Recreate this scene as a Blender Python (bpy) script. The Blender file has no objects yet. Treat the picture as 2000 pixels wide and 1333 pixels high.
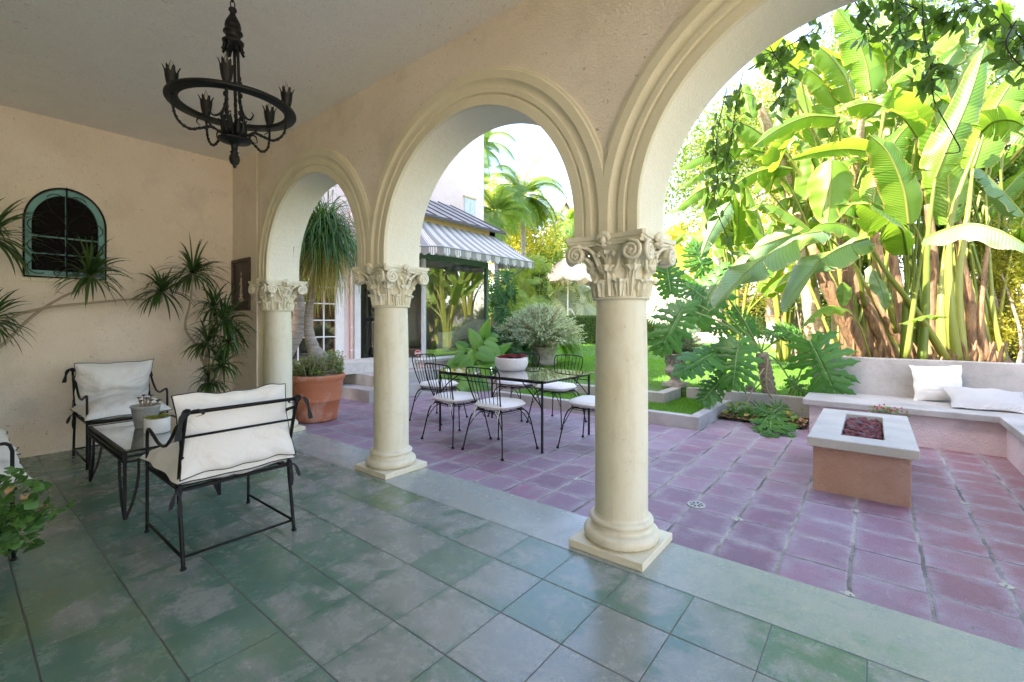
import bpy, bmesh, math, random
from mathutils import Vector, Matrix, noise
R = math.radians
S = bpy.context.scene
COL = S.collection

# ------------------------------------------------------------------ camera, sky, sun, exposure
cam_d = bpy.data.cameras.new('camera')
cam = bpy.data.objects.new('camera', cam_d); COL.objects.link(cam)
cam.location = (0, 0, 1.35)
cam.rotation_euler = (R(90), 0, R(38.6))
cam_d.sensor_width = 36; cam_d.lens = 36*883/2000
cam_d.shift_y = -37.5/2000
cam_d.clip_start = 0.05; cam_d.clip_end = 600
S.camera = cam

SUN_EL, SUN_DIR = R(46), Vector((0.50, 0.87, 0)).normalized()     # direction the light travels, on plan
W = bpy.data.worlds.new('World'); S.world = W; W.use_nodes = True
wn = W.node_tree; wn.nodes.clear()
sky = wn.nodes.new('ShaderNodeTexSky'); sky.sky_type = 'NISHITA'; sky.sun_disc = False
sky.sun_elevation = SUN_EL
sky.sun_rotation = math.atan2(-SUN_DIR.x, -SUN_DIR.y)
sky.air_density = 1.0; sky.dust_density = 2.0; sky.ozone_density = 1.0
bg = wn.nodes.new('ShaderNodeBackground'); bg.inputs[1].default_value = 0.15
wo = wn.nodes.new('ShaderNodeOutputWorld')
wn.links.new(sky.outputs[0], bg.inputs[0]); wn.links.new(bg.outputs[0], wo.inputs[0])
sl = bpy.data.lights.new('sun', 'SUN'); sl.energy = 3.6; sl.angle = R(0.5); sl.color = (1, 0.93, 0.82)
so = bpy.data.objects.new('sun', sl); COL.objects.link(so)
ld = Vector((SUN_DIR.x*math.cos(SUN_EL), SUN_DIR.y*math.cos(SUN_EL), -math.sin(SUN_EL)))
so.rotation_euler = ld.to_track_quat('-Z', 'Y').to_euler(); so.location = (0, -5, 12)
S.view_settings.view_transform = 'Standard'; S.view_settings.look = 'None'
S.view_settings.gamma = 1.0; S.view_settings.use_curve_mapping = False
S.view_settings.exposure = 3.0
S.view_settings.use_white_balance = True; S.view_settings.white_balance_temperature = 7100; S.view_settings.white_balance_tint = 18
S.cycles.max_bounces = 10; S.cycles.diffuse_bounces = 6; S.cycles.transmission_bounces = 8
S.cycles.transparent_max_bounces = 12
S.cycles.sample_clamp_indirect = 8
S.cycles.use_denoising = True

# ------------------------------------------------------------------ helpers
_a = math.atan2(705, 883)
FW = Vector((-math.sin(_a), math.cos(_a), 0)); RT = Vector((math.cos(_a), math.sin(_a), 0))
def P(px, py, d):
    """world point seen at photo pixel (px, py) at depth d metres"""
    return FW*d + RT*(d*(px-1000)/883) + Vector((0, 0, 1.35 + d*(629-py)/883))

def catmull(pts, n=6):
    pts = [Vector(p) for p in pts]
    if len(pts) < 3: 
        return [pts[0].lerp(pts[-1], i/n) for i in range(n+1)]
    q = [pts[0]*2-pts[1]] + pts + [pts[-1]*2-pts[-2]]
    out = []
    for i in range(1, len(q)-2):
        p0, p1, p2, p3 = q[i-1:i+3]
        for k in range(n):
            t = k/n
            out.append(0.5*((2*p1)+(p2-p0)*t+(2*p0-5*p1+4*p2-p3)*t*t+(3*p1-p0-3*p2+p3)*t**3))
    out.append(pts[-1]); return out

class MB:
    """collects geometry for ONE mesh object"""
    def __init__(s): s.v = []; s.f = []; s.m = []; s.uv = []; s.has_uv = False; s.smooth = True
    def add(s, vs, fs, mi=0, uvs=None):
        b = len(s.v); s.v += [tuple(v) for v in vs]
        s.f += [tuple(i+b for i in f) for f in fs]; s.m += [mi]*len(fs)
        if uvs: s.has_uv = True; s.uv += [tuple(u) for u in uvs]
        else: s.uv += [(0, 0)]*len(vs)
        return s
    def box(s, lo, hi, mi=0):
        x0, y0, z0 = lo; x1, y1, z1 = hi
        return s.add([(x0,y0,z0),(x1,y0,z0),(x1,y1,z0),(x0,y1,z0),(x0,y0,z1),(x1,y0,z1),(x1,y1,z1),(x0,y1,z1)],
            [(0,3,2,1),(4,5,6,7),(0,1,5,4),(1,2,6,5),(2,3,7,6),(3,0,4,7)], mi)
    def tube(s, pts, r, n=6, mi=0, cap=True, flat=None):
        pts = [Vector(p) for p in pts]; m = len(pts)
        rr = r if isinstance(r, (list, tuple)) else [r]*m
        t = (pts[1]-pts[0]).normalized()
        up = Vector((0,0,1)) if abs(t.z) < .9 else Vector((1,0,0))
        a = t.cross(up).normalized(); vs = []; prev = t
        for i in range(m):
            if i == 0: t = pts[1]-pts[0]
            elif i == m-1: t = pts[-1]-pts[-2]
            else: t = (pts[i+1]-pts[i]).normalized()+(pts[i]-pts[i-1]).normalized()
            if t.length < 1e-9: t = prev
            t = t.normalized(); a = (a - t*a.dot(t))
            if a.length < 1e-6: a = t.orthogonal()
            a.normalize(); b = t.cross(a); prev = t
            for k in range(n):
                w = 2*math.pi*(k+.5)/n
                vs.append(pts[i] + (a*math.cos(w) + b*math.sin(w)*(flat or 1))*rr[i])
        fs = [(i*n+k, i*n+(k+1)%n, (i+1)*n+(k+1)%n, (i+1)*n+k) for i in range(m-1) for k in range(n)]
        if cap: fs += [tuple(range(n))[::-1], tuple((m-1)*n+k for k in range(n))]
        uv = [(k/n, i/(m-1)) for i in range(m) for k in range(n)]
        return s.add(vs, fs, mi, uv)
    def lathe(s, prof, c=(0,0,0), n=32, mi=0, cap=True, wob=0, seed=0):
        vs = []; c = Vector(c)
        for i, (r, z) in enumerate(prof):
            for k in range(n):
                w = 2*math.pi*k/n
                q = r*(1+wob*noise.noise(Vector((math.cos(w)*2+seed, math.sin(w)*2, z*4))))
                vs.append(c+Vector((q*math.cos(w), q*math.sin(w), z)))
        m = len(prof)
        fs = [(i*n+k, i*n+(k+1)%n, (i+1)*n+(k+1)%n, (i+1)*n+k) for i in range(m-1) for k in range(n)]
        if cap:
            fs += [tuple(range(n))[::-1], tuple((m-1)*n+k for k in range(n))]
        return s.add(vs, fs, mi)
    def prism(s, poly, axis, a, b, mi=0):
        """extrude polygon (list of 2d) between a and b along axis 'x','y','z' (convex or simple ngon)"""
        n = len(poly)
        def mk(p, t):
            return {'x': (t, p[0], p[1]), 'y': (p[0], t, p[1]), 'z': (p[0], p[1], t)}[axis]
        vs = [mk(p, a) for p in poly]+[mk(p, b) for p in poly]
        fs = [tuple(range(n)), tuple(range(n, 2*n))[::-1]] + [(i, n+i, n+(i+1)%n, (i+1)%n) for i in range(n)]
        return s.add(vs, fs, mi)
    def grid(s, fn, nu, nv, mi=0, closed=False):
        vs = [fn(i/nu, j/nv) for j in range(nv+1) for i in range(nu+1)]
        fs = [(j*(nu+1)+i, j*(nu+1)+i+1, (j+1)*(nu+1)+i+1, (j+1)*(nu+1)+i) for j in range(nv) for i in range(nu)]
        return s.add(vs, fs, mi, [(i/nu, j/nv) for j in range(nv+1) for i in range(nu+1)])
    def ball(s, c, r, n=8, mi=0, sc=(1,1,1), wob=0, seed=0):
        c = Vector(c); vs = []; 
        for i in range(n//2+1):
            ph = math.pi*i/(n//2)
            for k in range(n):
                w = 2*math.pi*k/n
                d = Vector((math.sin(ph)*math.cos(w), math.sin(ph)*math.sin(w), math.cos(ph)))
                q = r*(1+wob*noise.noise(d*2+Vector((seed, seed*2, 0))))
                vs.append(c+Vector((d.x*sc[0], d.y*sc[1], d.z*sc[2]))*q)
        fs = [(i*n+k, (i+1)*n+k, (i+1)*n+(k+1)%n, i*n+(k+1)%n) for i in range(n//2) for k in range(n)]
        return s.add(vs, fs, mi)
    def build(s, name, mats, parent=None, smooth=True, bevel=0, ang=40, loc=None, solid=0, weld=True, subsurf=0):
        me = bpy.data.meshes.new(name); me.from_pydata(s.v, [], s.f)
        mats = mats if isinstance(mats, (list, tuple)) else [mats]
        for m in mats: me.materials.append(m)
        if len(mats) > 1: me.polygons.foreach_set('material_index', s.m)
        if s.has_uv:
            uvl = me.uv_layers.new(name='UVMap'); li = [0]*len(me.loops); me.loops.foreach_get('vertex_index', li)
            fl = [c for i in li for c in s.uv[i]]; uvl.data.foreach_set('uv', fl)
        if smooth:
            me.polygons.foreach_set('use_smooth', [True]*len(me.polygons))
        o = bpy.data.objects.new(name, me); COL.objects.link(o)
        if smooth == 'auto':
            try: me.set_sharp_from_angle(angle=R(ang))
            except Exception: pass
        if parent is not None: o.parent = parent
        if loc is not None: o.location = loc
        if bevel:
            b = o.modifiers.new('bevel', 'BEVEL'); b.width = bevel; b.segments = 2; b.limit_method = 'ANGLE'; b.angle_limit = R(40)
        if solid:
            b = o.modifiers.new('solid', 'SOLIDIFY'); b.thickness = solid
        if subsurf:
            b = o.modifiers.new('sub', 'SUBSURF'); b.levels = subsurf; b.render_levels = subsurf
        return o

def tag(o, label=None, cat=None, group=None, kind=None):
    if label: o['label'] = label
    if cat: o['category'] = cat
    if group: o['group'] = group
    if kind: o['kind'] = kind
    return o
def empty(name, loc, label, cat, group=None, rz=0):
    o = bpy.data.objects.new(name, None); COL.objects.link(o); o.location = loc; o.rotation_euler = (0, 0, rz)
    o.empty_display_size = .1
    return tag(o, label, cat, group)
def dup(root, loc=None, rz=None, label=None, group=None):
    r = root.copy(); COL.objects.link(r)
    if loc is not None: r.location = loc
    if rz is not None: r.rotation_euler = (0, 0, rz)
    if label: r['label'] = label
    if group: r['group'] = group
    for ch in list(root.children):
        c = ch.copy(); COL.objects.link(c); c.parent = r
        for g in list(ch.children):
            q = g.copy(); COL.objects.link(q); q.parent = c
    return r

# ------------------------------------------------------------------ materials
class NT:
    def __init__(s, name):
        s.mat = bpy.data.materials.new(name); s.mat.use_nodes = True; s.t = s.mat.node_tree
        s.b = s.t.nodes['Principled BSDF']; s.out = s.t.nodes['Material Output']; s._co = None
    def n(s, typ, **kw):
        nd = s.t.nodes.new(typ)
        for k, v in kw.items(): setattr(nd, k, v)
        return nd
    def ln(s, a, b): s.t.links.new(a, b)
    def put(s, sock, v):
        if isinstance(v, bpy.types.NodeSocket): s.ln(v, sock)
        elif isinstance(v, (tuple, list)) and len(v) == 3 and sock.type == 'RGBA': sock.default_value = (*v, 1)
        else: sock.default_value = v
    def co(s):
        if not s._co: s._co = s.n('ShaderNodeTexCoord').outputs['Object']
        return s._co
    def uv(s): return s.n('ShaderNodeTexCoord').outputs['UV']
    def sep(s, v):
        q = s.n('ShaderNodeSeparateXYZ'); s.ln(v, q.inputs[0]); return q.outputs
    def m(s, op, a, b=0.0, c=0.0, clamp=False):
        q = s.n('ShaderNodeMath', operation=op); q.use_clamp = clamp
        s.put(q.inputs[0], a); s.put(q.inputs[1], b); s.put(q.inputs[2], c); return q.outputs[0]
    def noise(s, scale, detail=3, rough=.5, vec=None, dist=0):
        q = s.n('ShaderNodeTexNoise'); q.inputs['Scale'].default_value = scale; q.inputs['Detail'].default_value = detail
        q.inputs['Roughness'].default_value = rough; q.inputs['Distortion'].default_value = dist
        s.ln(vec if vec is not None else s.co(), q.inputs['Vector']); return q.outputs['Fac']
    def vor(s, scale, vec=None, feat='F1', out='Distance'):
        q = s.n('ShaderNodeTexVoronoi', feature=feat); q.inputs['Scale'].default_value = scale
        s.ln(vec if vec is not None else s.co(), q.inputs['Vector']); return q.outputs[out]
    def mapr(s, v, a, b, c=0.0, d=1.0):
        q = s.n('ShaderNodeMapRange'); s.ln(v, q.inputs[0])
        for i, x in zip((1, 2, 3, 4), (a, b, c, d)): s.put(q.inputs[i], x)
        return q.outputs[0]
    def scale(s, v, sx, sy, sz):
        q = s.n('ShaderNodeMapping'); s.ln(v, q.inputs[0]); q.inputs['Scale'].default_value = (sx, sy, sz); return q.outputs[0]
    def mix(s, f, a, b, mode='MIX'):
        q = s.n('ShaderNodeMix', data_type='RGBA', blend_type=mode)
        s.put(q.inputs[0], f); s.put(q.inputs[6], a); s.put(q.inputs[7], b); return q.outputs[2]
    def bump(s, h, strength=.3, dist=.01):
        q = s.n('ShaderNodeBump'); q.inputs['Strength'].default_value = strength; q.inputs['Distance'].default_value = dist
        s.ln(h, q.inputs['Height']); s.ln(q.outputs[0], s.b.inputs['Normal']); return q
    def set(s, **kw):
        for k, v in kw.items():
            s.put(s.b.inputs[{'base': 'Base Color', 'rough': 'Roughness', 'metal': 'Metallic', 'spec': 'Specular IOR Level', 'trans': 'Transmission Weight', 'ior': 'IOR', 'sheen': 'Sheen Weight', 'coat': 'Coat Weight', 'sss': 'Subsurface Weight'}[k]], v)
        return s
    def grit(s, col, sc, amt):
        g = s.mapr(s.noise(sc, 5, .75), .32, .68, 1-amt, 1+amt)
        cb = s.n('ShaderNodeCombineColor'); [s.ln(g, cb.inputs[i]) for i in range(3)]
        return s.mix(1.0, col, cb.outputs[0], 'MULTIPLY')
    def shifted(s, rndcol):
        v = s.n('ShaderNodeVectorMath', operation='MULTIPLY_ADD'); s.ln(rndcol, v.inputs[0]); v.inputs[1].default_value = (9, 9, 0); s.ln(s.co(), v.inputs[2]); return v.outputs[0]
    def island(s):
        return s.n('ShaderNodeNewGeometry').outputs['Random Per Island']

def m_stucco(name, c1, c2, sc=60, strength=.5, dist=.006, rough=.9, specks=0.0, stain=.35):
    t = NT(name)
    big = t.noise(.9, 4, .6); f = t.noise(sc, 3, .6); g = t.noise(sc*.25, 2)
    col = t.mix(t.mapr(big, .35, .65), c1, c2)
    dirt = t.mapr(t.noise(2.3, 8, .72), .50, .74, 0, stain)
    col = t.mix(dirt, col, tuple(x*.6 for x in c1))
    if specks:
        v = t.noise(34, 3, .65, dist=1.5)
        pit = t.m('MULTIPLY', t.mapr(v, .64, .69, 0, specks), t.mapr(t.noise(1.7, 3), .42, .62, .25, 1))
        col = t.mix(pit, col, tuple(x*.35 for x in c1))
    col = t.grit(col, sc*1.8, .10)
    h = t.m('ADD', f, t.m('MULTIPLY', g, .8))
    t.set(base=col, rough=rough); t.bump(h, strength, dist); return t.mat

M = {}
M['wall'] = m_stucco('stucco_pink_cream', (.74, .64, .50), (.83, .75, .63), 85, .75, .009, specks=1.0, stain=.4)
M['ceiling'] = m_stucco('ceiling_plaster', (.87, .83, .76), (.90, .87, .82), 60, .6, .008, specks=.8, stain=.15)
M['cream'] = m_stucco('cream_cast_stone', (.70, .64, .43), (.76, .705, .52), 90, .5, .003, .7, stain=.3)
M['soffit'] = m_stucco('cream_soffit', (.80, .76, .58), (.83, .79, .65), 90, .8, .006, .85, stain=.15)
def m_column():
    t = NT('cream_painted_column')
    g = t.noise(1.5, 4, .6); col = t.mix(t.mapr(g, .3, .7), (.70, .655, .47), (.77, .735, .58))
    stk = t.mapr(t.noise(6, 6, .7, vec=t.scale(t.co(), 2.5, 2.5, .35)), .52, .70, 0, .4); col = t.mix(stk, col, (.55, .49, .33))
    mo = t.mapr(t.noise(5, 8, .75), .50, .70, 0, .45); col = t.mix(mo, col, (.58, .50, .30))
    sp = t.mapr(t.noise(34, 4, .7), .64, .70, 0, .55)
    col = t.mix(sp, col, (.45, .36, .22))
    t.set(base=col, rough=.55); t.bump(t.m('ADD', t.noise(160, 2), t.m('MULTIPLY', t.noise(22, 5, .6), .8)), .28, .003); return t.mat
M['column'] = m_column()
M['pink'] = m_stucco('pink_house_stucco', (.78, .60, .55), (.82, .66, .62), 55, .5, .008)
M['salmon'] = m_stucco('salmon_stucco', (.42, .22, .135), (.52, .33, .25), 75, .9, .010, stain=.5)
M['pinkbench'] = m_stucco('pale_pink_stucco', (.68, .54, .55), (.74, .63, .64), 60, .9, .010, stain=.6)
def m_concrete(name, c=(.46, .44, .42), c2=(.30, .29, .27), sc=2.2, rough=.75):
    t = NT(name); a = t.noise(sc, 7, .65); b = t.noise(sc*9, 5, .7); d = t.noise(180, 2)
    col = t.mix(t.mapr(a, .38, .66), c, c2); col = t.mix(t.mapr(b, .55, .8, 0, .5), col, tuple(x*.75 for x in c2)); col = t.grit(col, 120, .14)
    t.set(base=col, rough=rough); t.bump(t.m('ADD', b, t.m('MULTIPLY', d, .3)), .18, .004); return t.mat
M['concrete'] = m_concrete('weathered_concrete')
M['bounce_paving'] = m_concrete('tan_bounce_paving', (.42, .37, .29), (.34, .30, .24), 1)
M['concrete_pale'] = m_concrete('pale_concrete_slab', (.50, .475, .43), (.40, .385, .35), 3)
M['bowl'] = m_concrete('speckled_bowl_concrete', (.58, .55, .52), (.52, .49, .46), 5)
M['urn'] = m_concrete('mossy_cast_stone', (.46, .42, .38), (.24, .22, .20), 9, .9)
def m_plain(name, c, rough=.5, metal=0, nz=.12, sc=12, bump=0, **kw):
    t = NT(name); f = t.noise(sc, 5, .6)
    col = t.mix(t.mapr(f, .3, .7), tuple(max(0, x*(1-nz)) for x in c), tuple(min(1, x*(1+nz)) for x in c))
    t.set(base=col, rough=rough, metal=metal, **kw)
    if bump: t.bump(t.noise(sc*8, 3), bump, .003)
    return t.mat
M['iron'] = m_plain('black_wrought_iron', (.005, .0048, .005), .5, 0, .3, 40, .3, spec=.3)
M['bronze'] = m_plain('dark_bronze_iron', (.0045, .004, .0035), .5, 0, .4, 30, .5, spec=.35)
M['black_ribbon'] = m_plain('black_cotton_ribbon', (.015, .015, .016), .85)
M['grey_metal'] = m_plain('grey_painted_metal', (.33, .35, .38), .45, .2, .15, 8)
M['white_paint'] = m_plain('white_paint', (.78, .78, .76), .5, 0, .05)
M['grey_paint'] = m_plain('pale_grey_paint', (.55, .57, .58), .5, 0, .06)
M['green_paint'] = m_plain('green_paint', (.07, .16, .10), .5, 0, .1)
M['teal'] = m_plain('teal_paint', (.13, .34, .32), .5, 0, .15, 6)
M['cedar'] = m_plain('red_cedar', (.42, .14, .06), .7, 0, .3, 4)
M['soil'] = m_plain('dark_mulch', (.055, .038, .026), .95, 0, .6, 30, 1.0)
M['dark'] = m_plain('dark_interior', (.02, .02, .02), .6)
M['ochre_trim'] = m_plain('ochre_trim', (.62, .42, .20), .6, 0, .08)
M['roof'] = m_plain('weathered_lead_roof', (.28, .28, .265), .7, 0, .25, 3, .2)
M['dark_trim'] = m_plain('dark_roof_rib', (.10, .08, .09), .6)
def m_fabric(name, c, scale=5, wr=.5):
    t = NT(name); w = t.noise(scale, 5, .55, dist=.8); wv = t.noise(350, 1)
    t.set(base=t.mix(t.mapr(t.noise(2.5, 3), .3, .7), c, tuple(x*.93 for x in c)), rough=.9, sheen=.2)
    t.bump(t.m('ADD', w, t.m('MULTIPLY', wv, .04)), wr, .03); return t.mat
M['canvas'] = m_fabric('off_white_canvas', (.80, .79, .75), 7, .55)
M['cushion'] = m_fabric('natural_seat_canvas', (.76, .73, .68), 12, .35)
def m_knit():
    t = NT('white_knitted_wool'); u = t.sep(t.uv())
    a = t.m('SINE', t.m('MULTIPLY', t.m('ADD', u[0], t.m('MULTIPLY', t.m('ABSOLUTE', t.m('SUBTRACT', t.m('FRACT', t.m('MULTIPLY', u[1], 2)), .5)), .9)), 150))
    b = t.m('SINE', t.m('MULTIPLY', u[1], 160))
    t.set(base=(.80, .79, .76), rough=.95); t.bump(t.m('MULTIPLY', a, b), 1.0, .006); return t.mat
M['knit'] = m_knit()
def m_glass(name, ior=1.5, tint=(1, 1, 1), refl=1.0):
    t = NT(name); fr = t.n('ShaderNodeFresnel'); fr.inputs[0].default_value = ior
    tr = t.n('ShaderNodeBsdfTransparent'); tr.inputs[0].default_value = (*tint, 1)
    gl = t.n('ShaderNodeBsdfGlossy'); gl.inputs['Roughness'].default_value = 0.0; gl.inputs[0].default_value = (1, 1, 1, 1)
    mx = t.n('ShaderNodeMixShader'); t.ln(t.m('MULTIPLY', fr.outputs[0], refl, clamp=True), mx.inputs[0])
    t.ln(tr.outputs[0], mx.inputs[1]); t.ln(gl.outputs[0], mx.inputs[2]); t.ln(mx.outputs[0], t.out.inputs[0]); return t.mat
M['glass'] = m_glass('window_glass', 2.1, (.92, .95, .93), 1.7)
M['table_glass'] = m_glass('table_glass', 1.6, (.92, .96, .94), 1.9)
M['bulb'] = m_glass('clear_bulb_glass', 1.4, (.9, .88, .82))

def m_leaf(name, c1, c2, trans=.35, rough=.45, tcol=None, spec=.4, veins=0, edge=None, edgew=.93):
    """leaf: per-leaf colour variation, real translucency; veins run out from the midrib (UV x=across, y=along)"""
    t = NT(name); r = t.island()
    col = t.mix(r, c1, c2)
    if veins:
        u = t.sep(t.uv()); ax = t.m('ABSOLUTE', t.m('SUBTRACT', u[0], .5))
        s = t.m('SINE', t.m('MULTIPLY', t.m('ADD', u[1], t.m('MULTIPLY', ax, -.12)), veins))
        col = t.mix(t.mapr(s, -1, 1, 0, .22), col, tuple(min(1, x*1.8) for x in c2))
        rib = t.mapr(ax, .012, .03, 1, 0)
        col = t.mix(rib, col, tuple(min(1, x*2.6+.02) for x in c2))
        if edge:
            e = t.m('ADD', t.m('MULTIPLY', ax, 2), t.mapr(t.noise(9, 4), .3, .7, -.12, .12))
            col = t.mix(t.mapr(e, edgew, edgew+.06, 0, .8), col, edge)
        t.bump(s, .35, .004)
    t.set(base=col, rough=rough, spec=spec)
    tr = t.n('ShaderNodeBsdfTranslucent')
    tc = tcol or tuple(min(1, a*b) for a, b in zip([(x+y)/2 for x, y in zip(c1, c2)], (3.2, 2.6, 1.2)))
    t.put(tr.inputs[0], t.mix(.55, t.mix(0.0, tc, tc), t.mix(1.0, col, (2.6, 2.3, 1.2), 'MULTIPLY')) )
    mx = t.n('ShaderNodeMixShader'); mx.inputs[0].default_value = trans
    t.ln(t.b.outputs[0], mx.inputs[1]); t.ln(tr.outputs[0], mx.inputs[2]); t.ln(mx.outputs[0], t.out.inputs[0]); return t.mat
M['banana'] = m_leaf('banana_leaf', (.045, .13, .012), (.13, .24, .03), .42, .35, (.28, .46, .04), .5, veins=260, edge=(.40, .27, .10), edgew=.90)
M['banana_blue'] = m_leaf('glaucous_shade_banana_leaf', (.09, .18, .08), (.14, .24, .12), .3, .4, None, .5, veins=260, edge=(.45, .35, .22))  # glaucous tone, plus the blue cast of shaded leaves put into the colour
M['banana_dry'] = m_leaf('dried_banana_sheath', (.12, .065, .03), (.27, .16, .08), .15, .8, (.5, .25, .08))
def m_sheath():
    t = NT('fibrous_banana_sheath'); v = t.scale(t.co(), 9, 9, .9); a = t.noise(3, 7, .7, vec=v); b2 = t.noise(2.2, 4, .6)
    col = t.mix(t.mapr(a, .35, .62), (.07,.038,.02), (.30,.18,.09)); col = t.mix(t.mapr(b2, .5, .7, 0, .6), col, (.42,.26,.12))
    t.set(base=col, rough=.8); t.bump(a, .9, .02); return t.mat
M['sheath_dry'] = m_sheath()
M['sheath_green'] = m_leaf('green_banana_stem', (.12, .18, .03), (.26, .28, .06), .15, .4)
M['philo'] = m_leaf('philodendron_leaf', (.025, .12, .015), (.06, .20, .03), .28, .35, None, .35)
M['philo_rib'] = m_plain('philodendron_rib', (.22, .34, .12), .5)
M['drac'] = m_leaf('dracaena_leaf', (.020, .055, .014), (.06, .12, .03), .15, .4)
M['pony'] = m_leaf('ponytail_leaf', (.025, .085, .02), (.10, .20, .05), .25, .35)
M['pony_dry'] = m_leaf('dry_ponytail_leaf', (.20, .20, .06), (.50, .42, .20), .3, .7)
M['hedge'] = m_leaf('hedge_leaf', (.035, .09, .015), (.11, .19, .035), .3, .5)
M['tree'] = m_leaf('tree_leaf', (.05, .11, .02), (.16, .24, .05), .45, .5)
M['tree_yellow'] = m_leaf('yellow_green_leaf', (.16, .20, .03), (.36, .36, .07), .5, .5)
M['palm'] = m_leaf('palm_frond', (.06, .14, .03), (.14, .24, .06), .4, .45)
M['palm_pale'] = m_leaf('silver_fan_leaf', (.24, .32, .26), (.38, .44, .36), .25, .45)
M['fan_yellow'] = m_leaf('yellow_fan_leaf', (.10, .20, .03), (.30, .36, .06), .3, .5)
M['fern'] = m_leaf('fern_leaf', (.02, .09, .03), (.06, .17, .05), .25, .5)
M['fern_bright'] = m_leaf('bright_fern_leaf', (.08, .22, .04), (.18, .34, .06), .4, .5)
M['silver'] = m_leaf('silver_shrub_leaf', (.26, .36, .27), (.46, .56, .44), .3, .6)
M['ear'] = m_leaf('broad_green_leaf', (.05, .18, .03), (.20, .38, .09), .35, .4)
M['pelarg'] = m_leaf('scented_geranium_leaf', (.025, .09, .022), (.075, .19, .045), .25, .5)
M['vine'] = m_leaf('vine_leaf', (.05, .13, .025), (.11, .20, .04), .45, .35)
M['olive'] = m_leaf('rosemary_leaf', (.08, .15, .09), (.18, .26, .17), .2, .6)
M['grass'] = m_leaf('grass_blade', (.06, .20, .025), (.15, .34, .05), .4, .6)
M['suc_red'] = m_leaf('dark_red_succulent', (.14, .02, .04), (.32, .06, .07), .1, .35)
M['suc_green'] = m_leaf('green_yellow_succulent', (.10, .22, .05), (.50, .42, .07), .15, .4)
M['flower'] = m_plain('crimson_flower', (.6, .02, .08), .6)
def m_bark(name, c1, c2, sc=8, stretch=(1, 1, 6)):
    t = NT(name); v = t.scale(t.co(), *stretch); a = t.noise(sc, 6, .7, vec=v)
    t.set(base=t.mix(t.mapr(a, .35, .65), c1, c2), rough=.9); t.bump(a, .8, .02); return t.mat
M['bark'] = m_bark('grey_brown_bark', (.20, .15, .11), (.40, .34, .28))
M['bark_pale'] = m_bark('pale_ringed_bark', (.22, .18, .15), (.44, .38, .33), 6, (1, 1, 5))
M['banana_trunk'] = m_bark('cream_banana_trunk', (.30, .19, .10), (.58, .46, .32), 7, (2, 2, 5))
M['stem'] = m_bark('thin_brown_stem', (.36, .28, .18), (.48, .40, .28), 20, (1, 1, 5))
M['dead'] = m_bark('dry_leaf_litter', (.30, .17, .07), (.50, .34, .18), 12, (1, 1, 1))
def m_terracotta():
    t = NT('terracotta'); s = t.mapr(t.noise(3.5, 6, .65), .50, .68)
    col = t.mix(t.mapr(t.noise(2, 4), .3, .7), (.42, .13, .06), (.52, .19, .09))
    t.set(base=t.mix(t.m('MULTIPLY', s, .55), col, (.68, .52, .45)), rough=.8); t.bump(t.noise(60, 3), .25, .003); return t.mat
M['terracotta'] = m_terracotta()
M['zinc'] = m_concrete('weathered_zinc', (.42, .42, .40), (.25, .26, .24), 14, .6)
M['lava'] = m_plain('red_lava_rock', (.16, .055, .06), .95, 0, .5, 25, 1.0)

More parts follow.
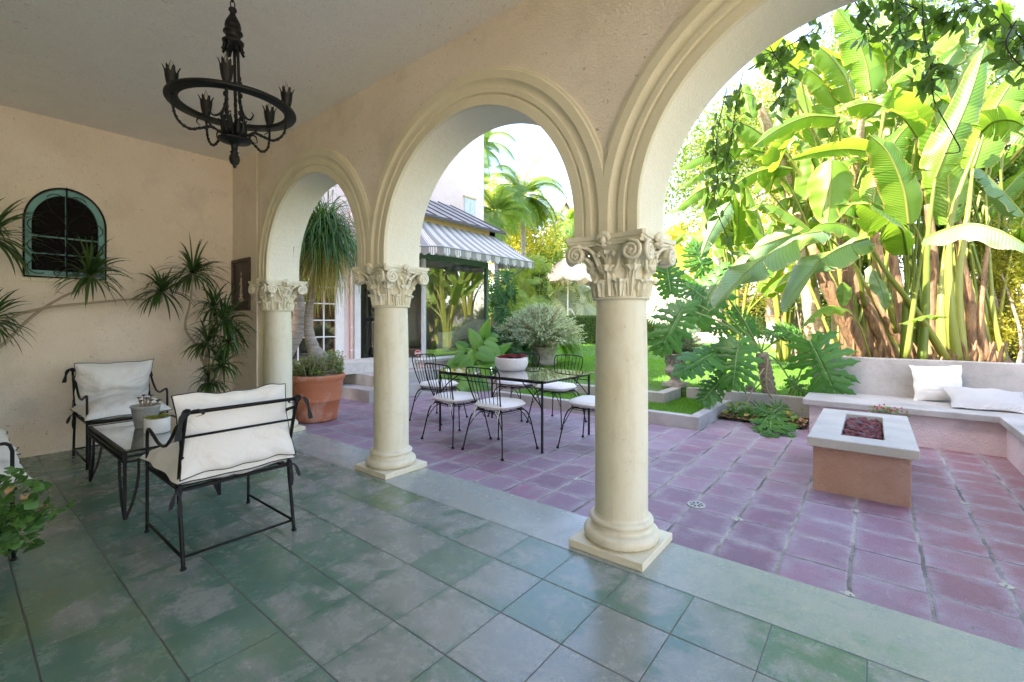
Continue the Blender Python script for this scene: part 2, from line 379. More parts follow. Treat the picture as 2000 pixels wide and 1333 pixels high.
# green porch tiles: faded pigment, worn grey centres, fine dark joints
GX, GY, G0X, G0Y = .334, .346, -.018, 2.30
def m_green_tile():
    t = NT('green_cement_tiles'); c = t.co(); s = t.sep(c)
    wob = t.m('MULTIPLY', t.m('SUBTRACT', t.noise(6, 2), .5), .004)
    u = t.m('DIVIDE', t.m('ADD', t.m('SUBTRACT', s[0], G0X), wob), GX); v = t.m('DIVIDE', t.m('ADD', t.m('SUBTRACT', s[1], G0Y), wob), GY)
    fu = t.m('FRACT', u); fv = t.m('FRACT', v)
    du = t.m('MULTIPLY', t.m('MINIMUM', fu, t.m('SUBTRACT', 1, fu)), GX)
    dv = t.m('MULTIPLY', t.m('MINIMUM', fv, t.m('SUBTRACT', 1, fv)), GY)
    border = t.m('GREATER_THAN', s[1], G0Y+.004)                       # the long edge slab has no cross joints
    du = t.m('ADD', du, border)
    dv = t.m('ADD', dv, t.m('MULTIPLY', t.m('GREATER_THAN', s[1], G0Y+.1), 1.0))
    ju = t.mapr(du, .0014, .0034, 1, 0); jv = t.mapr(dv, .0024, .0050, 1, 0)
    faint = t.mapr(s[0], -2.6, -1.2, .45, 1.0)
    j = t.m('MAXIMUM', t.m('MULTIPLY', ju, faint), jv)
    cb = t.n('ShaderNodeCombineXYZ'); t.ln(t.m('FLOOR', u), cb.inputs[0]); t.ln(t.m('FLOOR', v), cb.inputs[1])
    wn_ = t.n('ShaderNodeTexWhiteNoise'); t.ln(cb.outputs[0], wn_.inputs[0]); rnd = wn_.outputs['Value']
    n1 = t.noise(1.1, 6, .62, dist=.6); n2 = t.noise(5.0, 8, .72, dist=.4, vec=t.shifted(wn_.outputs['Color'])); n3 = t.noise(40, 4, .6)
    st = t.noise(3.2, 6, .62, vec=t.scale(c, .5, 2.6, 1), dist=.5)
    edge = t.m('MINIMUM', t.m('MINIMUM', du, dv), .09)
    wear = t.m('ADD', t.m('ADD', t.m('MULTIPLY', n1, .55), t.m('MULTIPLY', st, .45)), t.m('ADD', t.m('MULTIPLY', n2, .45), t.m('MULTIPLY', edge, 1.3)))
    wear = t.m('ADD', wear, t.m('MULTIPLY', t.m('SUBTRACT', rnd, .5), .24))
    pos = t.m('ADD', t.m('ADD', t.m('MULTIPLY', s[0], .028), .05), t.m('MULTIPLY', s[1], .035))     # traffic: worn towards the garden edge
    wear = t.m('ADD', wear, pos)
    f = t.mapr(t.m('ADD', wear, t.m('MULTIPLY', t.m('SUBTRACT', t.noise(22, 9, .8), .5), .34)), .76, .88)
    green = t.mix(t.mapr(n2, .35, .65), (.085, .18, .132), (.145, .245, .19))
    ol = t.mapr(t.noise(.8, 3), .58, .70, 0, .5); green = t.mix(ol, green, (.17, .21, .06))
    grey = t.mix(t.mapr(n2, .3, .7), (.20, .22, .20), (.34, .355, .33))
    col = t.mix(t.m('MULTIPLY', f, .85), green, grey)
    bl = t.mix(t.mapr(n2, .4, .7), (.36, .375, .34), (.27, .325, .285))
    gs = t.m('MULTIPLY', t.mapr(t.noise(1.6, 7, .7), .52, .64, 0, .75), t.mapr(s[0], -1.2, .2, .15, 1)); bl = t.mix(gs, bl, (.13, .28, .20))
    ye = t.mapr(t.noise(1.3, 4, .6), .62, .70, 0, .6); bl = t.mix(ye, bl, (.30, .33, .12))
    col = t.mix(border, col, bl)
    dk = t.mapr(t.noise(11, 9, .8), .60, .72, 0, .55); col = t.mix(t.m('MULTIPLY', dk, .55), col, (.12, .13, .12))
    gr = t.mapr(t.noise(90, 6, .85), .60, .72, 0, .5); col = t.mix(gr, col, (.10, .11, .10))
    wh = t.mapr(t.noise(24, 5, .8), .68, .74, 0, .5); col = t.mix(wh, col, (.5, .5, .47))
    col = t.grit(col, 130, .22); col = t.mix(t.m('MULTIPLY', j, .85), col, (.065, .062, .052))
    rg = t.m('ADD', t.mapr(t.m('ADD', n2, t.m('MULTIPLY', n3, .3)), .35, .85, .12, .34), t.m('MULTIPLY', j, .4))
    t.set(base=col, rough=rg, spec=.5, ior=1.6)
    t.bump(t.m('SUBTRACT', t.m('MULTIPLY', n3, .12), j), .35, .003); return t.mat
M['green_tile'] = m_green_tile()
PX, PY, P0X, P0Y = .3165, .3395, -1.995, 3.40
def m_purple_tile():
    t = NT('purple_clay_tiles'); c = t.co()
    w1 = t.m('MULTIPLY', t.m('SUBTRACT', t.noise(7, 2), .5), .022); w2 = t.m('MULTIPLY', t.m('SUBTRACT', t.noise(9, 2), .5), .016)
    s = t.sep(c)
    x = t.m('ADD', s[0], w1); y = t.m('ADD', s[1], w2)
    u = t.m('DIVIDE', t.m('SUBTRACT', x, P0X), PX); v = t.m('DIVIDE', t.m('SUBTRACT', y, P0Y), PY)
    fu = t.m('FRACT', u); fv = t.m('FRACT', v)
    du = t.m('MULTIPLY', t.m('MINIMUM', fu, t.m('SUBTRACT', 1, fu)), PX); dv = t.m('MULTIPLY', t.m('MINIMUM', fv, t.m('SUBTRACT', 1, fv)), PY)
    d = t.m('MINIMUM', t.m('SUBTRACT', du, .0015), t.m('ADD', dv, .0010)) 
    j = t.mapr(d, .006, .0095, 1, 0)
    cb = t.n('ShaderNodeCombineXYZ'); t.ln(t.m('FLOOR', u), cb.inputs[0]); t.ln(t.m('FLOOR', v), cb.inputs[1])
    wn_ = t.n('ShaderNodeTexWhiteNoise'); t.ln(cb.outputs[0], wn_.inputs[0]); rnd = wn_.outputs['Value']
    tv = t.shifted(wn_.outputs['Color']); n2 = t.noise(4, 8, .7, vec=tv); n3 = t.noise(55, 3)
    base = t.mix(rnd, (.205, .125, .172), (.31, .225, .28))
    base = t.mix(t.m('MULTIPLY', t.mapr(t.noise(3.6, 8, .7, vec=tv), .44, .66, 0, .9), t.mapr(wn_.outputs['Color'], .2, .8)), base, (.32, .13, .205))
    red = t.mapr(t.m('ADD', s[0], t.m('MULTIPLY', t.noise(1.5, 3), .8)), .1, 1.1, 0, .8)      # redder firing by the bench
    base = t.mix(t.m('MULTIPLY', red, .75), base, (.28, .12, .105))
    bloom = t.m('ADD', t.m('MULTIPLY', t.mapr(d, .008, .075, 1.1, 0), t.mapr(t.noise(7, 7, .75, vec=tv), .36, .62)), t.mapr(n2, .46, .70, -.1, .6), clamp=True)
    col = t.mix(t.m('MULTIPLY', bloom, .85), base, (.36, .315, .34))
    dk = t.mapr(t.noise(16, 8, .8, vec=tv), .56, .68, 0, .6); col = t.mix(dk, col, (.12, .08, .08))
    scr = t.mapr(t.noise(5, 8, .75, vec=t.scale(c, 3, .8, 1), dist=1), .60, .70, 0, .35); col = t.mix(scr, col, (.45, .40, .43))
    wsp = t.mapr(t.noise(60, 4, .8), .66, .72, 0, .6); col = t.mix(wsp, col, (.6, .56, .54))
    gro = t.mix(t.mapr(t.noise(2.3, 5), .42, .6), (.36, .34, .30), (.14, .13, .115))
    col = t.grit(col, 150, .25); col = t.mix(j, col, t.grit(gro, 90, .4))
    t.set(base=col, rough=t.m('ADD', t.mapr(n2, .3, .7, .46, .68), t.m('MULTIPLY', j, .3)), spec=.4)
    h = t.m('ADD', t.mapr(d, .004, .016), t.m('MULTIPLY', n3, .06)); t.bump(h, .6, .006); return t.mat
M['purple_tile'] = m_purple_tile()
def m_insert():
    t = NT('patterned_insert_tile'); v = t.vor(60)
    t.set(base=t.mix(t.mapr(v, .25, .35), (.04, .05, .09), (.46, .45, .39)), rough=.25); return t.mat
M['insert'] = m_insert()
def m_lawn():
    t = NT('lawn_ground'); t.set(base=t.mix(t.mapr(t.noise(2, 6, .7), .35, .65), (.05, .14, .02), (.10, .22, .04)), rough=.95)
    t.bump(t.noise(60, 4), 1, .02); return t.mat
M['lawn'] = m_lawn()
def m_awning():
    t = NT('striped_awning_canvas'); u = t.sep(t.uv())[0]
    f = t.m('FRACT', t.m('MULTIPLY', u, 1.0))
    def band(a, b): return t.m('MULTIPLY', t.m('GREATER_THAN', f, a), t.m('LESS_THAN', f, b))
    col = t.mix(band(.0, .5), (.78, .75, .71), (.30, .29, .27))
    col = t.mix(band(.56, .60), col, (.06, .055, .07)); col = t.mix(band(.68, .74), col, (.35, .34, .32))
    col = t.mix(band(.86, .90), col, (.06, .06, .09))
    t.set(base=col, rough=.85)
    tr = t.n('ShaderNodeBsdfTranslucent'); t.ln(col, tr.inputs[0]); mx = t.n('ShaderNodeMixShader'); mx.inputs[0].default_value = .15
    t.ln(t.b.outputs[0], mx.inputs[1]); t.ln(tr.outputs[0], mx.inputs[2]); t.ln(mx.outputs[0], t.out.inputs[0]); return t.mat
M['awning'] = m_awning()

# ================================================================== ground and floors
def struct(o): o['kind'] = 'structure'; return o
struct(MB().add([(-300,-300,-.08),(300,-300,-.08),(300,300,-.08),(-300,300,-.08)], [(0,1,2,3)]).build('ground', M['lawn']))
struct(MB().box((-6.86,-3.5,-.07),(3.6,2.768,0)).build('porch_floor', M['green_tile'], smooth=False))
pt = MB().box((-7.6,2.772,-.07),(6.0,8.0,-.008)).box((-9.0,3.4,-.072),(-7.59,8.0,-.010))
random.seed(4)
for i in range(-6, 7):                                            # small patterned corner inserts set diagonally
    for j in range(-1, 5):
        if (i+j) % 2: continue
        x = P0X+i*2*PX; y = P0Y+j*2*PY
        if not (-6.0 < x < 1.4 and 2.7 < y < 6.3): continue
        y = max(y, 2.80); s = .036+random.random()*.008
        pt.add([(x-s,y,-.006),(x,y-s*(.3 if y<2.85 else 1),-.006),(x+s,y,-.006),(x,y+s,-.006)], [(0,1,2,3)], 1)
struct(pt.build('patio', [M['purple_tile'], M['insert']], smooth=False))
# lawn, raised behind the kerbs, with the narrow lower grass strip
lw = MB().box((-7.0,6.9,-.07),(-2.6,7.5,.23)).box((-60,7.49,-.071),(60,46,.231))
lw.box((-5.0,6.0,-.072),(-1.85,7.48,.115))
struct(lw.build('lawn', M['lawn'], smooth=False))
def blades(mb, n, x0, x1, y0, y1, z, h, w, seed, dens=None):
    rd = random.Random(seed)
    for _ in range(n):
        x = rd.uniform(x0, x1); y = y0 + (y1-y0)*rd.random()**(dens or 1)
        k = 1 + .35*(y-y0)/6
        a = rd.uniform(0, 6.28); hh = h*rd.uniform(.6, 1.2)*min(k, 1.7); ww = w*k; lx, ly = rd.uniform(-.6,.6)*hh, rd.uniform(-.6,.6)*hh
        dx, dy = math.cos(a)*ww, math.sin(a)*ww
        mb.add([(x-dx,y-dy,z),(x+dx,y+dy,z),(x+lx,y+ly,z+hh)], [(0,1,2)])
gb = MB()
blades(gb, 9000, -4.9, -1.86, 6.02, 6.74, .114, .035, .0035, 1)
blades(gb, 3500, -2.42, -1.86, 6.74, 7.43, .114, .035, .0035, 5)
blades(gb, 34000, -7.5, .2, 7.6, 13, .23, .045, .005, 2, 1.1)
blades(gb, 26000, -18, 1.0, 12, 26, .23, .055, .009, 3, 1)
tag(gb.build('grass', M['grass'], smooth=False), 'short green lawn grass beyond the patio kerb', 'grass', kind='stuff')

# ================================================================== porch shell
house = empty('house', (0,0,0), 'cream stucco porch of the house with plaster ceiling, left wall and arcade wall', 'house')
ZC = 3.45
wl = MB()
WY0, WY1, WZ0, WZS = .49, 1.09, 1.82, 2.36     # the small arched window opening
wl.box((-6.85,-3.5,-.02),(-6.6,WY0,ZC+.1)).box((-6.85,WY1,-.02),(-6.6,2.38,ZC+.1)).box((-6.85,WY0,-.02),(-6.6,WY1,WZ0))
# above the opening: arch-shaped cut
n = 24; cy = (WY0+WY1)/2; ra = (WY1-WY0)/2; hz = .37
arc = [(cy-ra*math.cos(math.pi*i/n), WZS+hz*math.sin(math.pi*i/n)) for i in range(n+1)]
for i in range(n):
    (y0,z0),(y1,z1) = arc[i], arc[i+1]
    wl.add([(-6.6,y0,z0),(-6.6,y1,z1),(-6.6,y1,ZC+.1),(-6.6,y0,ZC+.1)], [(0,1,2,3)])
    wl.add([(-6.6,y0,z0),(-6.6,y1,z1),(-6.85,y1,z1),(-6.85,y0,z0)], [(3,2,1,0)])
wl.build('left_wall', M['wall'], house, smooth=False)
struct_ceiling = MB().box((-6.85,-3.5,ZC),(3.6,2.734,ZC+.2)).build('ceiling', M['ceiling'], house, smooth=False)
MB().box((-6.85,-3.7,-.02),(3.6,-3.5,ZC+.1)).build('back_wall', M['wall'], house, smooth=False)
MB().box((-6.86,-4.2,ZC+.2),(3.7,2.74,7.0)).build('upper_storey', M['pink'], house, smooth=False)

# arcade wall: body with the arch openings, stucco skin, moulded archivolts
CX = [-5.76+2.28*i for i in range(5)][:5]                               # column centres
AC = [(CX[i]+CX[i+1])/2 for i in range(4)]                         # arch centres
RI, RE, ZS, ZA = .942, 1.19, 1.95, 1.85
YI, YO = 2.376, 2.735
body = MB(); NA = 48
def arch_piece(mb, yf, yb, r, zbot, ztop, soff=True, mi=0, mj=0):
    xs0, xs1 = -5.985, 3.55
    def slab(xa, xb, za, zb):
        mb.add([(xa,yf,za),(xb,yf,za),(xb,yf,zb),(xa,yf,zb)], [(0,1,2,3)], mi)
        mb.add([(xa,yb,za),(xb,yb,za),(xb,yb,zb),(xa,yb,zb)], [(3,2,1,0)], mi)
    for c in AC:
        prev = None
        for i in range(NA+1):
            w = math.pi*(1-i/NA); x = c+r*math.cos(w); z = ZS+r*math.sin(w)
            x = min(max(x, c-1.14), c+1.14)
            if prev:
                (px, pz) = prev
                if x-px > 1e-6:
                    mb.add([(px,yf,pz),(x,yf,z),(x,yf,ztop),(px,yf,ztop)], [(0,1,2,3)], mi)
                    mb.add([(px,yb,pz),(x,yb,z),(x,yb,ztop),(px,yb,ztop)], [(3,2,1,0)], mi)
                if soff: mb.add([(px,yf,pz),(x,yf,z),(x,yb,z),(px,yb,pz)], [(0,1,2,3)], mj)
            prev = (x, z)
        if soff:
            for sx in (-1, 1):
                X = c+sx*r
                mb.add([(X,yf,zbot),(X,yf,ZS),(X,yb,ZS),(X,yb,zbot)], [(0,1,2,3) if sx>0 else (3,2,1,0)], mj)
    return slab
slab = arch_piece(body, YI, YO, RI, ZA, ZC+.1, True, 0, 1)
for i, cx in enumerate(CX):
    xa = AC[i-1]+RI if i else -5.985; xb = AC[i]-RI if i < 4 else 3.55
    slab(xa, xb, ZA, ZC+.1)
    body.add([(xa,YI,ZA),(xb,YI,ZA),(xb,YO,ZA),(xa,YO,ZA)], [(3,2,1,0)])
body.box((-6.6,YI,-.02),(-5.985,YO,ZC+.1))
body.build('arcade_wall', [M['cream'], M['soffit']], house, smooth=False)
skin = MB()
arch_piece(skin, 2.36, 2.3755, RE, ZA, ZC+.1, True)
skin.box((-6.6,2.36,-.02),(-5.86,2.3755,ZC+.1)).box((CX[4],2.36,0),(3.55,2.3755,ZC+.1))
skin.build('stucco_face', M['wall'], house, smooth=False)
prof = [(RI,.0),(RI,.030),(1.000,.030),(1.003,.024),(1.010,.021),(1.017,.024),(1.022,.034),(1.055,.034),(1.060,.026),(1.072,.022),(1.090,.026),(1.104,.036),(1.112,.043),(1.165,.043),(1.172,.036),(1.186,.034),(RE,.030),(RE,.0)]
for c in AC[:3]:
    a = MB(); st = []
    path = [('l', ZA+.001), ('l', ZS)] + [('a', math.pi*(1-i/72)) for i in range(1, 72)] + [('r', ZS), ('r', ZA+.001)]
    for kind, q in path:
        for r_, o_ in prof:
            if kind == 'a': x, z = c+r_*math.cos(q), ZS+r_*math.sin(q)
            else: x, z = c+(-r_ if kind == 'l' else r_), q
            lim = 1.14
            x2 = min(max(x, c-lim), c+lim)
            if c == AC[0] and x < c: x2 = x
            st.append((x2, YI-o_, z))
    m = len(prof); k = len(path)
    a.add(st, [(i*m+j, (i+1)*m+j, (i+1)*m+j+1, i*m+j+1) for i in range(k-1) for j in range(m-1)])
    a.build('archivolt', M['cream'], house, smooth='auto', ang=35)

# ================================================================== columns
def leaf_grid(mb, rot, r0, z0, z1, w, out, ang=0, nu=14, nv=22, lob=4):
    ca, sa = math.cos(ang), math.sin(ang)
    pth = [(0,0),(.14,.22),(.26,.45),(.42,.68),(.66,.86),(.90,.96),(1.08,.97),(1.16,.90),(1.12,.80),(.95,.76)]
    def f(u, v):
        q = v*(len(pth)-1); i = min(int(q), len(pth)-2); t = q-i
        o = pth[i][0]*(1-t)+pth[i+1][0]*t; h = pth[i][1]*(1-t)+pth[i+1][1]*t
        s = (u-.5)*2
        ww = w*(.62+.5*math.sin(min(v*1.15,1)*math.pi*.62))*(1 if v < .72 else 1-(v-.72)*1.9)
        ww *= 1-.36*abs(math.sin(v*math.pi*lob))*abs(s)**2
        ridge = .008*math.cos(s*math.pi*3)*(1-.4*v)+.010*(1-abs(s))
        edge = -.018*abs(s)**3
        y = r0+o*out+ridge+edge; x = s*ww; z = z0+(z1-z0)*h
        # wrap around the bell
        th = x/max(r0, .05)
        X, Y = math.sin(th)*y, math.cos(th)*y
        return (X*ca-Y*sa, X*sa+Y*ca, z)
    mb.grid(f, nu, nv)
def make_capital(parent):
    mb = MB()
    mb.lathe([(.150,1.478),(.166,1.480),(.172,1.487),(.166,1.494),(.150,1.497),(.146,1.52),(.150,1.62),(.165,1.70),(.195,1.77),(.205,1.797)], n=40)
    for k in range(8):
        leaf_grid(mb, 0, .156, 1.497, 1.600, .047, .034, k*math.pi/4+math.pi/8)
    for k in range(8):
        leaf_grid(mb, 0, .150, 1.50, 1.685, .046, .046, k*math.pi/4)
    for k in range(4):                                             # leaf under each corner volute
        leaf_grid(mb, 0, .165, 1.60, 1.735, .042, .095, k*math.pi/2+math.pi/4, lob=3)
    def face(k, pts):
        c, s = math.cos(k*math.pi/2), math.sin(k*math.pi/2)
        return [(x*c-y*s, x*s+y*c, z) for x, y, z in pts]
    for k in range(4):
        for sx in (-1, 1):
            base = [(.012,.178,1.640),(.040,.180,1.645),(.058,.180,1.668),(.070,.184,1.705),(.088,.192,1.750),(.118,.206,1.782),(.155,.226,1.792)]
            cxv, czv = .172, 1.742
            sp = []
            for i in range(30):
                th = math.radians(100) - i/29*math.radians(720); rr = .050*(1-i/29)**.85+.006
                sp.append((cxv+math.cos(th)*rr, .244+.006*i/29, czv+math.sin(th)*rr))
            pts = catmull(base+sp[:1], 4)+sp[1:]
            rad = [.0085+.0035*min(1, i/len(pts)*2) for i in range(len(pts))]; rad = [r_*(1 if i < len(pts)-24 else .62+.38*(len(pts)-i)/24) for i, r_ in enumerate(rad)]
            mb.tube(face(k, [(sx*x, y, z) for x, y, z in pts]), rad, 8)
            # second inner fillet
            pts2 = [(x-.017*(1 if x > .05 else 0), y-.006, z-.008) for x, y, z in catmull(base, 4)]
            mb.tube(face(k, [(sx*x, y, z) for x, y, z in pts2]), .006, 6)
            # drum behind the scroll
            drum = []
            for yy, r_ in ((.246,.043),(.232,.047),(.205,.044),(.180,.035)):
                for q in range(14):
                    w = q*2*math.pi/14; drum.append((sx*(cxv+math.cos(w)*r_+(.246-yy)*.1), yy, czv+math.sin(w)*r_))
            fs = [(a*14+q, a*14+(q+1)%14, (a+1)*14+(q+1)%14, (a+1)*14+q) for a in range(3) for q in range(14)]+[tuple(range(14))]
            mb.add(face(k, drum), fs)
            mb.ball(face(k, [(sx*cxv, .252, czv)])[0], .011, 8)
        # calyx, flower and fleuron in the middle of each face
        ang = k*math.pi/2
        leaf_grid(mb, 0, .166, 1.655, 1.765, .030, .040, ang, lob=3)
        for sx in (-1, 1):
            mb.tube(face(k, catmull([(0,.175,1.66),(sx*.012,.185,1.71),(sx*.034,.197,1.748),(sx*.052,.200,1.742),(sx*.050,.204,1.725)], 4)), [.009]*17, 6)
            mb.ball(face(k, [(sx*.046,.203,1.733)])[0], .013, 8)
        for q in range(7):
            w = -1.25+q*2.5/6
            mb.ball(face(k, [(math.sin(w)*.033, .232+.008*math.cos(w), 1.822+math.cos(w)*.026)])[0], .0145, 8, sc=(1,1,1.5) )
        mb.ball(face(k, [(0,.240,1.812)])[0], .022, 10, sc=(1,1,1.25))
        mb.ball(face(k, [(0,.236,1.783)])[0], .016, 8, sc=(1.5,1,.8))
        for sx in (-1, 1): mb.ball(face(k, [(sx*.030,.230,1.793)])[0], .014, 8, sc=(1.3,1,.8))
    def aba(h, m_, z0, z1):
        pl = []
        for k in range(4):
            c, s = math.cos(k*math.pi/2), math.sin(k*math.pi/2)
            side = [(-h+.014, h-.0), ] + [(-h+2*h*t, h-(h-m_)*(1-(2*t-1)**2)) for t in (.08,.2,.35,.5,.65,.8,.92)] + [(h-.014, h)]
            side = side[::-1]
            pl += [(x*c-y*s, x*s+y*c) for x, y in side]
        mb.prism(pl[::-1], 'z', z0, z1)
    aba(.236,.205,1.790,1.806); aba(.243,.212,1.8055,1.815); aba(.240,.208,1.8145,1.824); aba(.252,.221,1.8235,1.8497)
    return mb.build('capital', M['column'], parent, smooth='auto', ang=50)
def make_column():
    t = empty('column', (CX[2], 2.57, 0), 'x', 'column', 'cream columns with leafy capitals under the arches')
    MB().lathe([(.158,.19),(.158,.6),(.157,1.0),(.152,1.3),(.147,1.479)], n=56, cap=False).build('shaft', M['column'], t)
    pr = [(.168,.045)]
    pr += [(.192+.033*math.cos(w), .082+.036*math.sin(w)) for w in [math.radians(a) for a in range(-90, 91, 15)]]
    pr += [(.186,.121),(.180,.126),(.176,.135),(.180,.144),(.182,.148)]
    pr += [(.172+.018*math.cos(w), .166+.018*math.sin(w)) for w in [math.radians(a) for a in range(-90, 91, 18)]]
    pr += [(.165,.186),(.160,.194),(.158,.200)]
    MB().lathe(pr, n=56).build('base', M['column'], t)
    MB().box((-.232,-.232,0),(.232,.232,.046)).build('plinth', M['column'], t, bevel=.004, smooth=False)
    make_capital(t)
    return t
col0 = make_column()
col0['label'] = 'nearest cream column, large in the middle of the view, between the two big arches'
dup(col0, (CX[1], 2.57, 0), label='cream column left of the dining table, second of the row')
dup(col0, (CX[0], 2.57, 0), label='farthest cream column, against the wall end beside the terracotta pot')
dup(col0, (CX[3], 2.57, 0), label='cream column carrying the right side of the largest arch')
dup(col0, (CX[4], 2.57, 0), label='cream column at the right end of the arcade')

# unseen forecourt added to bounce sunlight in through the open porch end
struct(MB().box((3.75,-14,-.079),(16,2.3,-.012)).build('bounce_paving', M['bounce_paving'], smooth=False))
gw = MB().box((12.0,-12,-.07),(12.3,3.2,3.0)); tag(gw.build('bounce_wall', M['wall'], smooth=False), 'tall cream stucco bounce wall added out of view to light the open right end of the porch', 'wall')  # unseen wall, added so its reflected sun brightens the porch

# ================================================================== porch objects
def onX(px, py, X):
    d = FW*883 + RT*(px-1000); t = X/d.x
    return Vector((X, t*d.y, 1.35+t*(629-py)))
def spiral(c, r0, r1, a0, turns, n, plane):
    out = []
    for i in range(n+1):
        t = i/n; a = a0+turns*2*math.pi*t; r = r0+(r1-r0)*t
        out.append(plane(c[0]+r*math.cos(a), c[1]+r*math.sin(a)))
    return out
# ---- arched window with iron grille
win = empty('window', (-6.6, .79, 1.8), 'small arched window with teal frame, dark pane and scrolled black iron grille in the left wall', 'window')
def arch_pts(h, zs, hz, z0, n=24):
    return [(-h, z0)] + [(-h*math.cos(math.pi*i/n), zs+hz*math.sin(math.pi*i/n)) for i in range(n+1)] + [(h, z0)]
def ring(mb, o, i, x0, x1, mi=0):
    n = len(o)
    vs = [(x0,a,b) for a,b in o]+[(x0,a,b) for a,b in i]+[(x1,a,b) for a,b in o]+[(x1,a,b) for a,b in i]
    fs = []
    for k in range(n):
        q = (k+1) % n
        fs += [(2*n+k, 2*n+q, 3*n+q, 3*n+k), (k, n+k, n+q, q), (n+k, 3*n+k, 3*n+q, n+q), (k, q, 2*n+q, 2*n+k)]
    mb.add(vs, fs, mi)
o_ = arch_pts(.300, .56, .365, .02); i_ = arch_pts(.252, .55, .315, .075)
f = MB(); ring(f, o_, i_, -.06, -.012); f.box((-.055,-.252,.42),(-.03,.252,.432)).box((-.055,-.252,.245),(-.03,.252,.257)).box((-.056,-.006,.07),(-.029,.006,.86))
f.build('frame', M['teal'], win, smooth=False)
MB().add([(-.058,y,z) for y, z in i_], [tuple(range(len(i_)))]).build('pane', [m_plain('dark_screen', (.008,.006,.005), .7, spec=.1)], win, smooth=False)
g = MB(); oo = arch_pts(.307, .565, .372, .008)
g.tube([(.012,a,b) for a,b in oo]+[(.012,-.307,.008)], .0095, 6)
g.tube([(.016,0,0),(.016,0,.95)], .007, 6)
for sy in (-1, 1):
    pl = lambda a, b: (.016, sy*a, b)
    for k in range(3):
        zc = .12+k*.21
        g.tube(spiral((.215, zc), .012, .085, 0, -1.35, 34, pl), .0042, 5)
        g.tube([pl(*p) for p in catmull([(.215,zc+.085+.0),(.10,zc+.13),(.02,zc+.02),(.008,zc-.05)], 8)] if k < 2 else [pl(*p) for p in catmull([(.215,zc+.08),(.13,zc+.14),(.03,zc+.06),(.008,zc-.03)], 8)], .004, 5)
        g.tube(spiral((.07, zc-.07), .010, .030, 1, 1.3, 20, pl), .0038, 5)
        g.ball((.020, sy*.215, zc), .016, 8)
        for q in range(6): g.ball((.022, sy*.215+.014*math.cos(q*1.047), zc+.014*math.sin(q*1.047)), .007, 6)
    g.tube(spiral((.075, .80), .012, .075, 2.2, -1.3, 30, pl), .0042, 5)
    g.tube([pl(*p) for p in catmull([(.15,.80),(.12,.70),(.05,.62),(.008,.55)], 8)], .004, 5)
for z in (.22, .43, .64): g.box((.006,-.012,z),(.026,.012,z+.02))
g.build('grille', M['iron'], win)
MB().box((-.005,-.33,-.045),(.02,.33,-.012)).build('sill', M['cream'], win, smooth=False, bevel=.004)
# ---- framed picture
pic = empty('picture', (-6.29, 2.36, 1.49), 'dark framed painting of a small pale figure on the wall by the first arch', 'picture')
f = MB()
w_, h_ = .27, .66
for lo, hi in (((-w_,-.030,0),(w_,-.001,.045)), ((-w_,-.030,h_-.045),(w_,-.001,h_)), ((-w_,-.030,.0452),(-w_+.045,-.001,h_-.0452)), ((w_-.045,-.030,.0452),(w_,-.001,h_-.0452))): f.box(lo, hi)
f.build('frame', m_plain('dark_walnut', (.045,.022,.012), .5, 0, .4, 20), pic, smooth=False, bevel=.004)
MB().box((-w_+.045,-.012,.045),(w_-.045,-.002,h_-.045)).build('canvas', m_plain('dark_brown_painting', (.030,.016,.010), .4, 0, .5, 8), pic, smooth=False)
fg = MB()
def blob(pts, y): fg.add([(x,y,z) for x,z in pts], [tuple(range(len(pts)))])
blob([(-.015,.47),(.0,.50),(.018,.49),(.022,.46),(.012,.435),(-.008,.44)], -.0135)
blob([(-.020,.42),(.018,.43),(.030,.39),(.030,.30),(.050,.20),(.035,.18),(-.025,.18),(-.045,.20),(-.018,.30),(-.026,.37)], -.0137)
blob([(-.026,.37),(-.070,.33),(-.072,.320),(-.022,.35)], -.0139)
blob([(-.08,.16),(-.02,.185),(.05,.17),(.10,.13),(.02,.12),(-.06,.125)], -.0138)
fg.build('painted_figure', m_plain('pale_painted_figure', (.62,.52,.40), .6, 0, .6, 30), pic, smooth=False)
MB().ball((-.02,-.032,h_-.022), .007, 8).build('nail', M['bronze'], pic)

